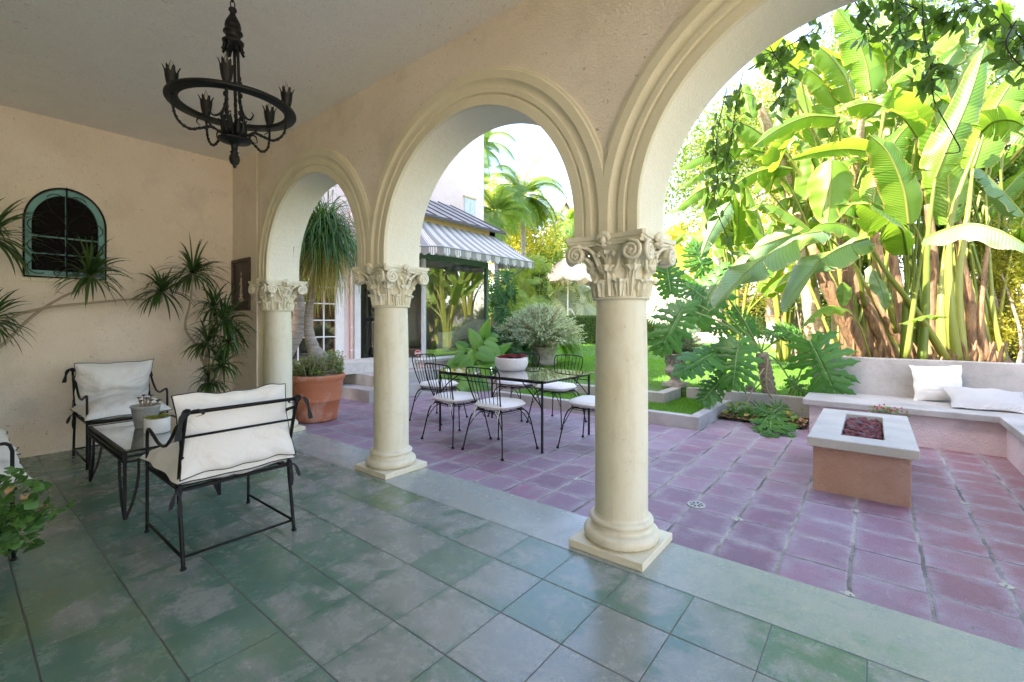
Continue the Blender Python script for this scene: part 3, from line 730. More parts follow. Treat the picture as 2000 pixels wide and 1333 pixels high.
# ---- chandelier
def make_chandelier():
    c = P(457, 213, 2.62)
    t = empty('chandelier', c, 'black wrought iron ring chandelier with leafy candle cups hanging from the porch ceiling', 'chandelier')
    t.rotation_euler = (R(1), R(1), 0)
    r1, r0 = .385, .315
    t.scale = (.84,.84,.93)
    g = MB(); n = 72
    g.lathe([(r0,-.006),(r1,-.006),(r1+.004,0),(r1+.004,.010),(r1,.016),(r0,.016),(r0-.004,.010),(r0-.004,0),(r0,-.006)], n=n, cap=False)
    g.build('ring', M['bronze'], t)
    b = MB()
    b.lathe([(.004,.620),(.022,.615),(.026,.600),(.016,.590),(.018,.575),(.030,.555),(.046,.525),(.050,.500),(.044,.478),(.058,.472),(.060,.462),(.046,.458),(.044,.420),(.066,.412),(.066,.402),(.042,.395),(.040,.370),(.020,.365)], n=24)
    for k in range(8):
        a = k*math.pi/4
        b.tube([(math.cos(a)*r_, math.sin(a)*r_, z) for r_, z in ((.043,.41),(.052,.375),(.066,.345),(.074,.352))], [.013,.014,.010,.003], 5)
    b.build('crown', M['bronze'], t)
    ch = MB()
    z = .615
    top = (ZC-c.z)/.93+.03
    i = 0
    while z < top:
        q = []
        for k in range(13):
            a = k/12*2*math.pi; x = .014*math.cos(a); zz = z+.024+.024*math.sin(a)
            q.append((x,0,zz) if i % 2 else (0,x,zz))
        ch.tube(q, .0038, 5, cap=False); z += .039; i += 1
    ch.build('chain', M['bronze'], t)
    rd = random.Random(3)
    rods = MB()
    for k in range(3):
        a = k*2.094+.5
        pr = catmull([(.036,.38),(.040,.20),(.048,.03),(.075,-.06),(.060,-.14),(.030,-.19)], 6)
        rods.tube([(math.cos(a)*r_, math.sin(a)*r_, z) for r_, z in pr], .0095, 6)
        pr = catmull([(.050,.0),(.085,-.055),(.125,-.075),(.150,-.05),(.135,-.03)], 6)
        rods.tube([(math.cos(a)*r_, math.sin(a)*r_, z) for r_, z in pr], [.010*(1-i/30) for i in range(len(pr))], 5)
        for j in range(9):
            zz = .18-j*.035; r_ = .046+.008*(j % 2); rods.ball((math.cos(a)*r_, math.sin(a)*r_, zz), .013, 6, sc=(1,1,1.5))
    rods.build('rods', M['bronze'], t)
    h = MB()
    h.lathe([(.02,-.14),(.045,-.155),(.050,-.18),(.100,-.190),(.104,-.196),(.098,-.202),(.040,-.208),(.022,-.225),(.018,-.26),(.028,-.27),(.020,-.278),(.030,-.295),(.034,-.315),(.026,-.338),(.010,-.352),(.012,-.360),(.002,-.368)], n=24)
    for k in range(10):
        a = k*.628
        h.tube([(math.cos(a)*r_, math.sin(a)*r_, z) for r_, z in ((.040,-.18),(.062,-.14),(.070,-.10),(.092,-.075))], [.014,.018,.012,.002], 5)
    for k in range(7):
        a = k*.9; x, y = math.cos(a)*.026, math.sin(a)*.026
        h.tube([(0,0,-.16),(x*.7,y*.7,-.08),(x*1.6,y*1.6,-.03-.01*(k%3))], .0022, 4); h.ball((x*1.6,y*1.6,-.03-.01*(k%3)), .006, 6)
    h.build('hub', M['bronze'], t)
    for k in range(5):
        a = k*2*math.pi/5+.80; ca, sa = math.cos(a), math.sin(a)
        ar = MB(); rr = .345
        pr = catmull([(.06,-.175),(.13,-.145),(.19,-.165),(.255,-.185),(.315,-.15),(.340,-.08),(rr,.02)], 7)
        ar.tube([(ca*r_, sa*r_, z) for r_, z in pr], .0075, 6)
        for q in range(0, len(pr), 3):
            r_, z = pr[q]; ar.ball((ca*r_, sa*r_, z), .0105, 6, wob=.4, seed=q)
        pr2 = catmull([(.13,-.145),(.16,-.11),(.20,-.105),(.215,-.135),(.195,-.15)], 6)
        ar.tube([(ca*r_, sa*r_, z) for r_, z in pr2], [.008*(1-i/34) for i in range(len(pr2))], 5)
        ao = ar.build('arm', M['bronze'], t)
        cup = MB(); C0 = Vector((ca*rr, sa*rr, .018))
        cup.lathe([(.010,0),(.022,.006),(.024,.03),(.019,.07),(.021,.09),(.010,.09)], tuple(C0), 14)
        for q in range(7):
            w = q*2*math.pi/7+rd.random()*.2; cw, sw = math.cos(w), math.sin(w)
            def lf(u, v, cw=cw, sw=sw):
                s = (u-.5)*2; r_ = .022+.016*math.sin(v*2.2)+(.017*max(0, v-.72)*4)-.004*abs(s); hh = .0+v*.135-(.02*max(0, v-.9)*10*.4)
                ww = .019*(math.sin(min(1, v*.9+.1)*math.pi)**.6)*(1-.25*abs(math.sin(v*10)))
                return (C0.x+cw*r_-sw*s*ww, C0.y+sw*r_+cw*s*ww, C0.z+hh)
            cup.grid(lf, 4, 8)
        cup.build('candle_cup', M['bronze'], t)
        bl = MB(); bl.lathe([(.004,.085),(.013,.092),(.0165,.11),(.014,.135),(.007,.155),(.002,.172)], tuple(C0), 14)
        bl.build('bulb', M['bulb'], t)
    return t
make_chandelier()

# ---- cushions
def pillow(mb, w, h, t, seed=0, wr=.10, ear=.05, n=26, mat=None, mi=0, sag=0, thin=0, pw=.70):
    mat = mat or Matrix.Identity(4)
    for side in (1, -1):
        def f(a, b):
            u, v = a*2-1, b*2-1
            x = w/2*u*(1-ear*(1-v*v)*abs(u)); y = h/2*v*(1-ear*(1-u*u)*abs(v))
            T = max(0, (1-abs(u)**2.3))**pw*max(0, (1-abs(v)**2.3))**pw
            nz = noise.noise(Vector((u*1.3+seed, v*1.3, side*3)))*1.5 + noise.noise(Vector((u*3+seed*2, v*2.2, side*5)))*.9 - abs(noise.noise(Vector((u*2.2+seed*3, v*5+u*2, side*2))))*1.3
            e = max(abs(u), abs(v)); rad = math.atan2(v, u)
            pleat = math.sin(rad*15+seed+3*noise.noise(Vector((rad*3, seed, 0))))*max(0, e-.62)*(1-e)*3.0
            if side == thin: T *= .30
            z = side*t/2*T*(1+wr*nz)+t*wr*pleat*side*.9 - sag*(1-u*u)*(1-v*v)
            return mat @ Vector((x+.018*noise.noise(Vector((v*2.3, seed, 1))), y+.018*noise.noise(Vector((u*2.3, seed, 2))), z+t*(.10 if not thin else .05)*noise.noise(Vector((u*1.7, v*1.7, seed)))))
        mb.grid(f, n, n, mi)
    e = []
    for k in range(4*n):
        s_, q = divmod(k, n); q = q/n*2-1
        u, v = [(q,-1),(1,q),(-q,1),(-1,-q)][s_]
        x = w/2*u*(1-ear*(1-v*v)*abs(u)); y = h/2*v*(1-ear*(1-u*u)*abs(v))
        e.append(mat @ Vector((x+.018*noise.noise(Vector((v*2.3, seed, 1))), y+.018*noise.noise(Vector((u*2.3, seed, 2))), t*(.10 if not thin else .05)*noise.noise(Vector((u*1.7, v*1.7, seed))))))
    return e + [e[0]]
def ribbon(mb, p0, dirs, w=.022):
    pts = [Vector(p0)]
    for d in dirs: pts.append(pts[-1]+Vector(d))
    pts = catmull(pts, 5)
    vs = []
    for i, p in enumerate(pts):
        k = w*.5*(1+.3*math.sin(i))
        vs += [p+Vector((k,k*.3,0)), p-Vector((k,k*.3,0))]
    mb.add(vs, [(2*i,2*i+1,2*i+3,2*i+2) for i in range(len(pts)-1)])
def make_lounge(W, label, loc, rz, name='lounge_chair', seed=0, group=None, cat='chair', ties=True, split=1):
    t = empty(name, loc, label, cat, group, rz)
    a = W/2
    for sx in (-1, 1):
        X = sx*a
        m = MB()      # side: front leg, arm, rear leg and post in one bent rod
        m.tube(catmull([(X,.34,0),(X,.335,.3),(X,.335,.62)], 4)+catmull([(X,.325,.655),(X,.295,.668),(X,.20,.645),(X,.08,.612),(X,-.05,.622),(X,-.17,.69),(X,-.26,.765),(X,-.375,.80)], 5), .0095, 8)
        m.ball((X,.34,.008), .016, 8, sc=(1,1,.6))
        m.build('front_leg', M['iron'], t)
        m = MB(); m.tube(catmull([(X,-.37,0),(X,-.335,.20),(X,-.295,.42),(X,-.335,.64),(X,-.415,.865)], 6), .0105, 8)
        m.ball((X,-.37,.008), .017, 8, sc=(1,1,.6)); m.ball((X,-.417,.868), .014, 8)
        m.build('rear_leg', M['iron'], t)
        MB().tube([(X,.338,.065),(X,-.358,.065)], .008, 6).build('side_stretcher', M['iron'], t)
    MB().tube([(-a,-.358,.067),(a,-.358,.067)], .008, 6).build('rear_stretcher', M['iron'], t)
    s = MB().box((-a,-.30,.405),(a,-.27,.42)).box((-a,.315,.405),(a,.345,.42)).box((-a,-.27,.4055),(-a+.03,.315,.4195)).box((a-.03,-.27,.4055),(a,.315,.4195))
    for k in range(7): s.box((-a+.03,-.22+k*.08,.409),(a-.03,-.18+k*.08,.414))
    s.build('seat_frame', M['iron'], t, smooth=False)
    for y, z, r_ in ((-.415,.86,.011),(-.365,.72,.007),(-.33,.60,.007)):
        MB().tube([(-a,y,z),(a,y,z)], r_, 8).build('back_rail', M['iron'], t)
    for j in range(split):
        ww = W/split; cx = -a+ww*(j+.5)
        c = MB(); e = pillow(c, ww+(.05 if split == 1 else .22), .76, .31, seed+1+j, .15, .06, n=40, thin=-1, pw=.45, mat=Matrix.Translation((cx,.03,.462)))
        o = c.build('seat_cushion', M['canvas'], t, weld=True); MB().tube(e, .0038, 5, cap=False).build('piping', M['black_ribbon'], o)
        c = MB(); e = pillow(c, ww+.03, .47, .36, seed+5+j, .14, .06, n=40, thin=1, pw=.5, mat=Matrix.Translation((cx,-.290,.715)) @ Matrix.Rotation(R(72), 4, 'X'))
        o = c.build('back_cushion', M['canvas'], t); MB().tube(e, .0038, 5, cap=False).build('piping', M['black_ribbon'], o)
    if ties:
        for sx in (-1, 1):
            X = sx*a
            m = MB(); m.ball((X,-.415,.86), .023, 8, wob=.6); ribbon(m, (X,-.43,.86), [(sx*.02,-.03,.01),(sx*.02,-.01,-.05),(sx*.015,-.01,-.09)], .028); ribbon(m, (X,-.43,.86), [(-sx*.04,-.02,.02),(-sx*.03,0,-.03),(sx*.03,0,-.01)], .02)
            m.build('cushion_tie', M['black_ribbon'], t)
            m = MB(); m.ball((X,-.30,.425), .020, 8, wob=.6); ribbon(m, (X,-.31,.425), [(sx*.03,-.02,-.02),(sx*.02,-.01,-.07)], .022); ribbon(m, (X,-.31,.42), [(sx*.005,-.02,-.04),(0,0,-.10)], .022)
            m.build('cushion_tie', M['black_ribbon'], t)
    return t
LG = 'white cushioned iron seats in the porch'
make_lounge(.60, 'white cushioned iron armchair seen from behind, nearest in front of the glass coffee table', (-3.295, 1.105, 0), R(90), seed=3, group=LG)
make_lounge(.60, 'white cushioned iron armchair with its back to the stucco wall, beyond the coffee table', (-5.94, 1.105, 0), R(-90), seed=9, group=LG)
make_lounge(1.54, 'long white cushioned iron seat cut off by the left edge, behind the geranium', (-4.57, -.10, 0), 0, name='loveseat', seed=14, group=LG, cat='sofa', ties=False, split=2)

# ---- coffee table
ct = empty('coffee_table', (-4.59, 1.05, 0), 'low black iron coffee table with glass top and pointed curved legs', 'table')
ax, ay = .61, .298
fr = MB()
for z in (.452, .418, .384):
    fr.box((-ax,-ay,z),(ax,-ay+.022,z+.014)).box((-ax,ay-.022,z),(ax,ay,z+.014)).box((-ax,-ay+.022,z+.0005),(-ax+.022,ay-.022,z+.0135)).box((ax-.022,-ay+.022,z+.0005),(ax,ay-.022,z+.0135))
for sx in (-1,1):
    for sy in (-1,1): fr.box((sx*ax-.012*(1+sx)+.001*sx,sy*ay-.012*(1+sy)+.001*sy,.3845),(sx*ax+.012*(1-sx)+.001*sx,sy*ay+.012*(1-sy)+.001*sy,.4655))
fr.build('frame', M['iron'], ct, smooth=False, bevel=.0015)
MB().box((-ax+.022,-ay+.022,.455),(ax-.022,ay-.022,.463)).build('glass_top', M['table_glass'], ct, smooth=False)
for sx in (-1,1):
    for sy in (-1,1):
        l = MB(); X, Y = sx*(ax-.011), sy*(ay-.011)
        l.tube([(X,Y,.39),(X,Y,.0)], [.013,.010], 4)
        l.tube(catmull([(X-sx*.155,Y,.386),(X-sx*.150,Y,.26),(X-sx*.10,Y,.12),(X-sx*.01,Y,.0)], 6), .011, 4)
        l.tube(catmull([(X,Y-sy*.075,.386),(X,Y-sy*.072,.26),(X,Y-sy*.045,.12),(X,Y-sy*.004,.0)], 6), .010, 4)
        l.build('leg', M['iron'], ct, smooth=False)

def rosette(mb, c, r, n, seed, mi=0, tilt=(0,0,0), fat=.3, up=.5):
    rd = random.Random(seed); c = Vector(c)
    for i in range(n):
        a = i*2.399; k = (i+.5)/n; L = r*(.35+.65*k); el = (1-k)*1.3+.12+up*.2
        d = Vector((math.cos(a)*math.cos(el), math.sin(a)*math.cos(el), math.sin(el))); s = Vector((-math.sin(a), math.cos(a), 0))*L*fat
        u = d.cross(s).normalized()*L*.14
        mb.add([c, c+d*L*.5-s+u, c+d*L*.78-s*.8+u, c+d*L, c+d*L*.78+s*.8+u, c+d*L*.5+s+u, c+d*L*.55-u*.3], [(0,1,6),(1,2,6),(2,3,6),(3,4,6),(4,5,6),(5,0,6)], mi)
zp = empty('succulent_pot', (-4.78, 1.05, .4665), 'tapered weathered grey pot of leggy dark succulents on the glass coffee table', 'plant pot', 'succulent pots on the coffee table')
MB().lathe([(.070,.0),(.074,.01),(.098,.165),(.104,.17),(.104,.185),(.094,.185),(.092,.165),(.02,.160)], n=32, wob=.01).build('pot', M['zinc'], zp)
m = MB(); rd = random.Random(8)
for k in range(11):
    a = rd.uniform(0, 6.28); r_ = rd.uniform(.02,.07); x, y = math.cos(a)*r_, math.sin(a)*r_; h = rd.uniform(.02,.075)
    m.tube(catmull([(x*.7,y*.7,.16),(x,y,.16+h*.5),(x*1.3,y*1.3,.185+h)], 4), .005, 5, 1)
    rosette(m, (x*1.3,y*1.3,.18+h), .030, 14, k, 0)
m.build('succulents', [m_leaf('plum_succulent', (.12,.07,.07), (.22,.15,.13), .1, .4), M['stem']], zp)
wp = empty('succulent_pot', (-4.49, 1.06, .4665), 'white cylinder pot of small green and yellow succulents on the glass coffee table', 'plant pot', 'succulent pots on the coffee table')
MB().lathe([(.082,0),(.085,.004),(.085,.112),(.079,.116),(.076,.10),(.01,.095)], n=36).build('pot', M['white_paint'], wp)
m = MB()
for k in range(9):
    a = k*2.4; r_ = .022*math.sqrt(k); rosette(m, (math.cos(a)*r_*1.05, math.sin(a)*r_*1.05, .10+rd.uniform(0,.02)), .042, 16, k)
m.build('succulents', M['suc_green'], wp)

# ---- dining set
dt = empty('dining_table', (-3.43, 4.32, 0), 'long glass topped dining table on thin black iron legs', 'table')
ax, ay = .77, .49
fr = MB()
fr.box((-ax,-ay-.012,.708),(ax,-ay+.012,.737)).box((-ax,ay-.012,.708),(ax,ay+.012,.737)).box((-ax-.012,-ay-.012,.7085),(-ax+.012,ay+.012,.7365)).box((ax-.012,-ay-.012,.7085),(ax+.012,ay+.012,.7365))
for sx in (-1,1):
    for sy in (-1,1):
        fr.tube(catmull([(sx*ax,sy*ay,.46),(sx*(ax-.14),sy*ay,.60),(sx*(ax-.30),sy*(ay-.04),.715)], 5), .007, 6)
fr.tube([(-ax,-ay+.02,.655),(ax,-ay+.02,.655)], .005, 6).tube([(-ax,ay-.02,.655),(ax,ay-.02,.655)], .005, 6)
fr.build('frame', M['iron'], dt, smooth=False)
for sx in (-1,1):
    for sy in (-1,1): MB().tube([(sx*ax,sy*ay,.71),(sx*ax,sy*ay,.012),(sx*ax,sy*ay,0)], [.0135,.0135,.018], 8).build('leg', M['iron'], dt)
MB().box((-.82,-.54,.7385),(.86,.54,.749)).build('glass_top', M['table_glass'], dt, smooth=False, bevel=.003)
def make_dchair():
    t = empty('dining_chair', (0,0,0), 'x', 'chair', 'black iron dining chairs round the glass table')
    I = M['iron']
    b = MB()
    hoop = catmull([(-.165,-.165,.445),(-.205,-.225,.62),(-.238,-.262,.80),(-.222,-.275,.862),(-.165,-.292,.880),(0,-.318,.886),(.165,-.292,.880),(.222,-.275,.862),(.238,-.262,.80),(.205,-.225,.62),(.165,-.165,.445)], 6)
    b.tube(hoop, .0075, 6)
    for k in range(7):
        q = (k-3)/3; b.tube(catmull([(q*.135,-.195+.02*abs(q),.43),(q*.165,-.235+.015*abs(q),.62),(q*.19,-.30+.02*abs(q),.882)], 4), .0042, 5)
    b.build('backrest', I, t)
    s = MB(); rr = []
    for k in range(41):
        w = 2*math.pi*k/40; c_, s_ = math.cos(w), math.sin(w); p = 3.2
        r_ = .205/((abs(c_)**p+abs(s_)**p)**(1/p)); rr.append((r_*c_, r_*s_, .435))
    s.tube(rr, .0075, 6, cap=False)
    s.tube([(x*.98,y*.98,.415) for x,y,z in rr], .004, 5, cap=False)
    for k in range(-3,4): s.tube([(-.195,k*.055,.43),(.195,k*.055,.43)], .003, 4)
    s.build('seat_frame', I, t)
    for sx in (-1,1):
        for sy in (-1,1):
            l = MB()
            l.tube(catmull([(sx*.12,sy*.12,.432),(sx*.185,sy*.18,.415),(sx*.225,sy*.215,.345),(sx*.255,sy*.245,.18),(sx*.285,sy*.275,.0)], 6), .0075, 6)
            l.tube(catmull([(sx*.04,sy*.17,.425),(sx*.13,sy*.19,.395),(sx*.195,sy*.21,.32),(sx*.235,sy*.225,.26)], 5), .0048, 5)
            l.lathe([(.006,.03),(.009,.022),(.012,.018),(.017,.012),(.017,0)], (sx*.285,sy*.275,0), 10)
            l.build('leg', I, t)
    c = MB()
    for side in (1,-1):
        def f(a, bb):
            w = a*2*math.pi; q = bb; c_, s_ = math.cos(w), math.sin(w); p = 3.4
            r_ = .236/((abs(c_)**p+abs(s_)**p)**(1/p))*q
            T = (max(0, 1-q**3.5))**.5
            return (r_*c_, r_*s_, .484+side*.046*T*(1+.12*noise.noise(Vector((r_*c_*9, r_*s_*9, side))))+.006*noise.noise(Vector((r_*c_*14, r_*s_*14, 3))))
        c.grid(f, 36, 12)
    c.build('cushion', M['cushion'], t)
    for sx in (-1,1):
        m = MB()
        m.tube([(sx*.16,-.185,.46),(sx*.172,-.20,.44),(sx*.19,-.215,.455),(sx*.175,-.21,.43),(sx*.165,-.215,.38),(sx*.17,-.22,.34)], .0045, 5)
        m.tube([(sx*.172,-.20,.44),(sx*.14,-.22,.45),(sx*.15,-.22,.42),(sx*.19,-.225,.39)], .004, 5)
        m.build('cushion_tie', M['cushion'], t)
    return t
dc = make_dchair(); dc.location = (-3.09,3.67,0); dc.rotation_euler = (0,0,R(-3))
dc['label'] = 'black iron dining chair on the near side of the table, closer to the big column'
DC = 'black iron dining chairs round the glass table'
dup(dc, (-3.75,3.67,0), R(-6), 'black iron dining chair on the near side of the table, closer to the terracotta pot')
dup(dc, (-4.72,4.28,0), R(-82), 'black iron dining chair at the far left end of the glass table, by the steps')
dup(dc, (-2.37,4.38,0), R(92), 'black iron dining chair at the right end of the table, half hidden by the column')
dup(dc, (-3.32,5.12,0), R(176), 'black iron dining chair on the lawn side of the table, right of the silvery shrub')
dup(dc, (-4.02,5.12,0), R(184), 'black iron dining chair on the lawn side of the table, behind the succulent bowl')
bw = empty('planter_bowl', P(999,720,5.62)*1.0, 'round speckled concrete bowl of dark red succulents on the dining table', 'planter')
bw.location.z = .7495
MB().lathe([(.135,0),(.165,.01),(.195,.05),(.208,.10),(.203,.145),(.196,.158),(.188,.158),(.186,.13),(.02,.12)], n=44).build('bowl', M['bowl'], bw)
m = MB()
for k in range(10):
    a = k*2.4; r_ = .048*math.sqrt(k); rosette(m, (math.cos(a)*r_, math.sin(a)*r_, .135+.012*(k%3)), .085, 26, k, 0, fat=.24)
rosette(m, (-.03,-.13,.135), .05, 20, 99, 1)
m.build('succulents', [M['suc_red'], m_leaf('pale_succulent', (.45,.42,.38), (.55,.52,.46), .1)], bw)

# ---- plants in the porch
def strap_rosette(mb, c, n, L, w, seed, droop=1.0, up=(0,0,1), mi=0, seg=7, spread=1.0):
    rd = random.Random(seed); c = Vector(c); up = Vector(up).normalized(); x = up.orthogonal().normalized(); y = up.cross(x)
    for i in range(n):
        a = rd.uniform(0, 6.283); el = rd.uniform(-.35, 1.45)*1.0; el = 1.5-(1.5-el)*spread
        l = L*rd.uniform(.75, 1.1); d = (x*math.cos(a)+y*math.sin(a))*math.cos(el)+up*math.sin(el)
        p = c+d*.01; v = d.copy(); side = v.cross(Vector((rd.uniform(-.3,.3), rd.uniform(-.3,.3), 1))).normalized()
        vs = []; st = l/seg; dr = droop*rd.uniform(.5, 1.5)
        for k in range(seg+1):
            t = k/seg; ww = w*(.55+.45*math.sin(min(1, t*2.2)*math.pi/2))*(1-t**3)+.0004
            vs += [p+side*ww, p-side*ww+v.cross(side)*ww*.3]
            v = (v+Vector((0,0,-1))*dr*.09*(1+t*1.6)).normalized(); p = p+v*st
        mb.add(vs, [(2*k,2*k+1,2*k+3,2*k+2) for k in range(seg)], mi)
def dracaena(label, base, stems, seed, group):
    t = empty('dracaena', base, label, 'plant', group)
    st = MB(); lf = MB(); b = Vector(base)
    for i, (pts, L, n) in enumerate(stems):
        pp = catmull([Vector(p)-b for p in pts], 8)
        st.tube(pp, [.017-.008*k/len(pp)+.0012*(k % 2) for k in range(len(pp))], 7)
        up = (pp[-1]-pp[-3]).normalized()*.7+Vector((0,0,.6))
        strap_rosette(lf, pp[-1], int(n*1.25), L*1.3, .012, seed+i, 1.5, up)
    st.build('stem', M['stem'], t); lf.build('foliage', M['drac'], t)
    return t
X1 = -6.25
dracaena('spiky dark green dracaena with long tufts standing in the corner by the first column', (-6.2,1.95,0), [
    ([(-6.2,1.95,0), onX(405,740,-6.2), onX(385,680,-6.25), onX(362,640,-6.22), onX(372,590,-6.2), onX(377,535,-6.15)], .36, 62),
    ([(-6.2,1.95,0), onX(412,740,-6.0), onX(420,690,-5.95), onX(437,628,-5.9)], .34, 74),
    ([(-6.2,1.95,0), onX(425,760,-5.95), onX(434,715,-5.9)], .27, 60),
    ([(-6.2,1.95,0), onX(402,700,-6.2), onX(418,600,-6.2)], .27, 46),
    ([(-6.2,1.95,0), onX(408,720,-6.1), onX(405,672,-6.05)], .26, 46),
    ([(-6.2,1.95,0), onX(440,690,-5.95), onX(446,668,-5.9)], .26, 46),
    ([(-6.2,1.95,0), onX(415,770,-6.05), onX(412,748,-6.0)], .24, 40)], 20, 'dracaenas along the left wall')
dracaena('spiky dracaena with long bare stems arching across the left wall under the window', (-6.1,-.15,0), [
    ([(-6.1,-.15,0), (-6.15,-.1,.7), onX(0,636,-6.35), onX(80,604,-6.35), onX(180,592,-6.35), onX(270,585,-6.35), onX(312,592,-6.3), onX(317,571,-6.25)], .31, 58),
    ([(-6.1,-.15,0), (-6.1,-.1,.7), onX(0,678,-6.3), onX(45,635,-6.3), onX(80,606,-6.3), onX(120,582,-6.25), onX(165,560,-6.2), onX(177,541,-6.15)], .33, 62),
    ([(-6.1,-.15,0), (-6.1,-.2,.9), onX(-60,540,-6.2), onX(-22,465,-6.1)], .36, 66),
    ([(-6.1,-.15,0), (-6.1,-.15,.7), onX(-25,630,-6.15)], .30, 46)], 40, 'dracaenas along the left wall')

def lobed_leaf(mb, c, nrm, up, r, seed, mi=0, lobes=5):
    rd = random.Random(seed); c = Vector(c); nrm = Vector(nrm).normalized(); u = Vector(up); u = (u-nrm*u.dot(nrm)).normalized(); s = nrm.cross(u)
    n = 20; vs = [c]
    for k in range(n+1):
        a = R(-158)+k/n*R(316); q = r*(.80+.20*abs(math.cos(a*lobes/2*.95)))*(1+.06*math.sin(k*5))
        vs.append(c+(u*math.cos(a)+s*math.sin(a))*q+nrm*(r*.22*math.cos(a*2+seed)-q*q*1.6/r*.2+rd.uniform(-.04,.04)*r))
    mb.add(vs, [(0,i,i+1) for i in range(1, n+1)], mi)
def geranium():
    c = P(-150, 830, 2.05)
    t = empty('geranium', (c.x, c.y, 0), 'trailing green scented geranium spilling in from the left edge of the picture', 'plant')
    b = Vector((c.x, c.y, 0)); rd = random.Random(11)
    MB().lathe([(.10,.52),(.15,.76),(.165,.76),(.165,.80),(.14,.80),(.13,.77),(.01,.76)], n=28).build('pot', M['terracotta'], t)
    s = MB()
    for k in range(3):
        a = k*2.09; s.tube([(math.cos(a)*.17,math.sin(a)*.17,0),(math.cos(a)*.09,math.sin(a)*.09,.3),(math.cos(a)*.13,math.sin(a)*.13,.525)], .007, 6)
    s.tube([(math.cos(w/12*6.283)*.125,math.sin(w/12*6.283)*.125,.52) for w in range(13)], .006, 5, cap=False)
    s.build('stand', M['iron'], t)
    lf = MB(); st = MB()
    tg = [(rd.uniform(-40,58), rd.uniform(905,1010)) for _ in range(22)] + [(rd.uniform(-30,85), rd.uniform(965,1015)) for _ in range(13)] + [(rd.uniform(-30,70), rd.uniform(1000,1065)) for _ in range(12)] + [(88,975),(104,962),(70,945),(75,1035),(82,1052),(20,1066),(60,905),(72,912),(45,895)]
    hub = [P(-75, 955, 2.1)-b, P(-50, 985, 2.1)-b, P(-20, 1010, 2.08)-b]
    o0 = Vector((0,0,.78))
    for h in hub: st.tube(catmull([o0, (o0+h)/2+Vector((0,0,.1)), h], 6), .006, 5)
    for i, (px, py) in enumerate(tg):
        p = P(px-14, py+(30 if py < 990 else 10), rd.uniform(1.9, 2.25))-b
        h = min(hub, key=lambda q: (q-p).length)
        mid = (h+p)/2+Vector((rd.uniform(-.02,.02), rd.uniform(-.02,.02), .02))
        st.tube(catmull([h, mid, p], 4), .0018, 4)
        for q in range(4):
            pp = p if q == 0 else p+Vector((rd.gauss(0,.035), rd.gauss(0,.035), rd.gauss(0,.03)))
            nn = Vector((rd.uniform(-.4,1), rd.uniform(-1.2,.2), rd.uniform(.1,1.2)))
            lobed_leaf(lf, pp, nn, (rd.uniform(-1,1), rd.uniform(-1,1), -.4), rd.uniform(.016,.032), i*3+q, 1 if rd.random() < .06 else 0)
    st.build('stem', M['fern_bright'], t); lf.build('foliage', [M['pelarg'], M['dead']], t)
geranium()

# ================================================================== garden masonry
def thing1(o, label, cat, group=None, kind=None): return tag(o, label, cat, group, kind)
k = MB()
def wallpoly(mb, poly, z0, z1): mb.prism(poly, 'z', z0, z1)
wallpoly(k, [(-5.15,5.87),(-1.70,5.87),(-1.70,7.44),(-1.83,7.44),(-1.83,6.00),(-5.15,6.00)], -.05, .155)
thing1(k.build('kerb', M['concrete'], smooth=False, bevel=.008), 'low outer concrete kerb around the narrow grass strip, nearest the patio', 'kerb')
k = MB(); wallpoly(k, [(-7.1,6.74),(-2.45,6.74),(-2.45,7.5),(-2.6,7.5),(-2.6,6.87),(-7.1,6.87)], -.049, .275)
thing1(k.build('kerb', M['concrete'], smooth=False, bevel=.008), 'raised inner concrete kerb holding the lawn under the stone urn', 'kerb')
k = MB().box((-2.35,7.445,-.049),(-.66,7.58,.29))
thing1(k.build('retaining_wall', M['concrete'], smooth=False, bevel=.008), 'low concrete retaining wall between the lawn and the philodendron bed', 'retaining wall')
struct(MB().grid(lambda u, v: (-1.69+u*1.02, 6.72+v*.72, .015+.03*noise.noise(Vector((u*6, v*5, 0)))), 24, 18).build('planting_bed', M['soil']))
struct(MB().grid(lambda u, v: (-.64+u*8.5, 7.66+v*7, .26+.26*min(1,u*9,v*8+.5)+.10*noise.noise(Vector((u*16, v*12, 0)))), 60, 50).build('banana_bed', M['soil']))
rd = random.Random(5)
lt = MB()
for i in range(1500):
    if i < 500: x, y, z = rd.uniform(-1.68,-.68), rd.uniform(6.70,7.42), .04
    else: x, y, z = rd.uniform(-.2,3.5), rd.uniform(7.7,9.5), rd.uniform(.47,.56)
    a = rd.uniform(0,6.28); l = rd.uniform(.02,.06)*(1 if i < 500 else 1.8); w = l*.3; u = Vector((math.cos(a),math.sin(a),rd.uniform(-.3,.4)))*l; s = Vector((-math.sin(a),math.cos(a),rd.uniform(-.3,.3)))*w
    p = Vector((x,y,z)); lt.add([p-u, p+s, p+u, p-s+Vector((0,0,w*.4))], [(0,1,2,3)])
tag(lt.build('leaf_litter', M['dead'], smooth=False), 'dry brown leaf litter on the planting beds', 'leaf litter', kind='stuff')
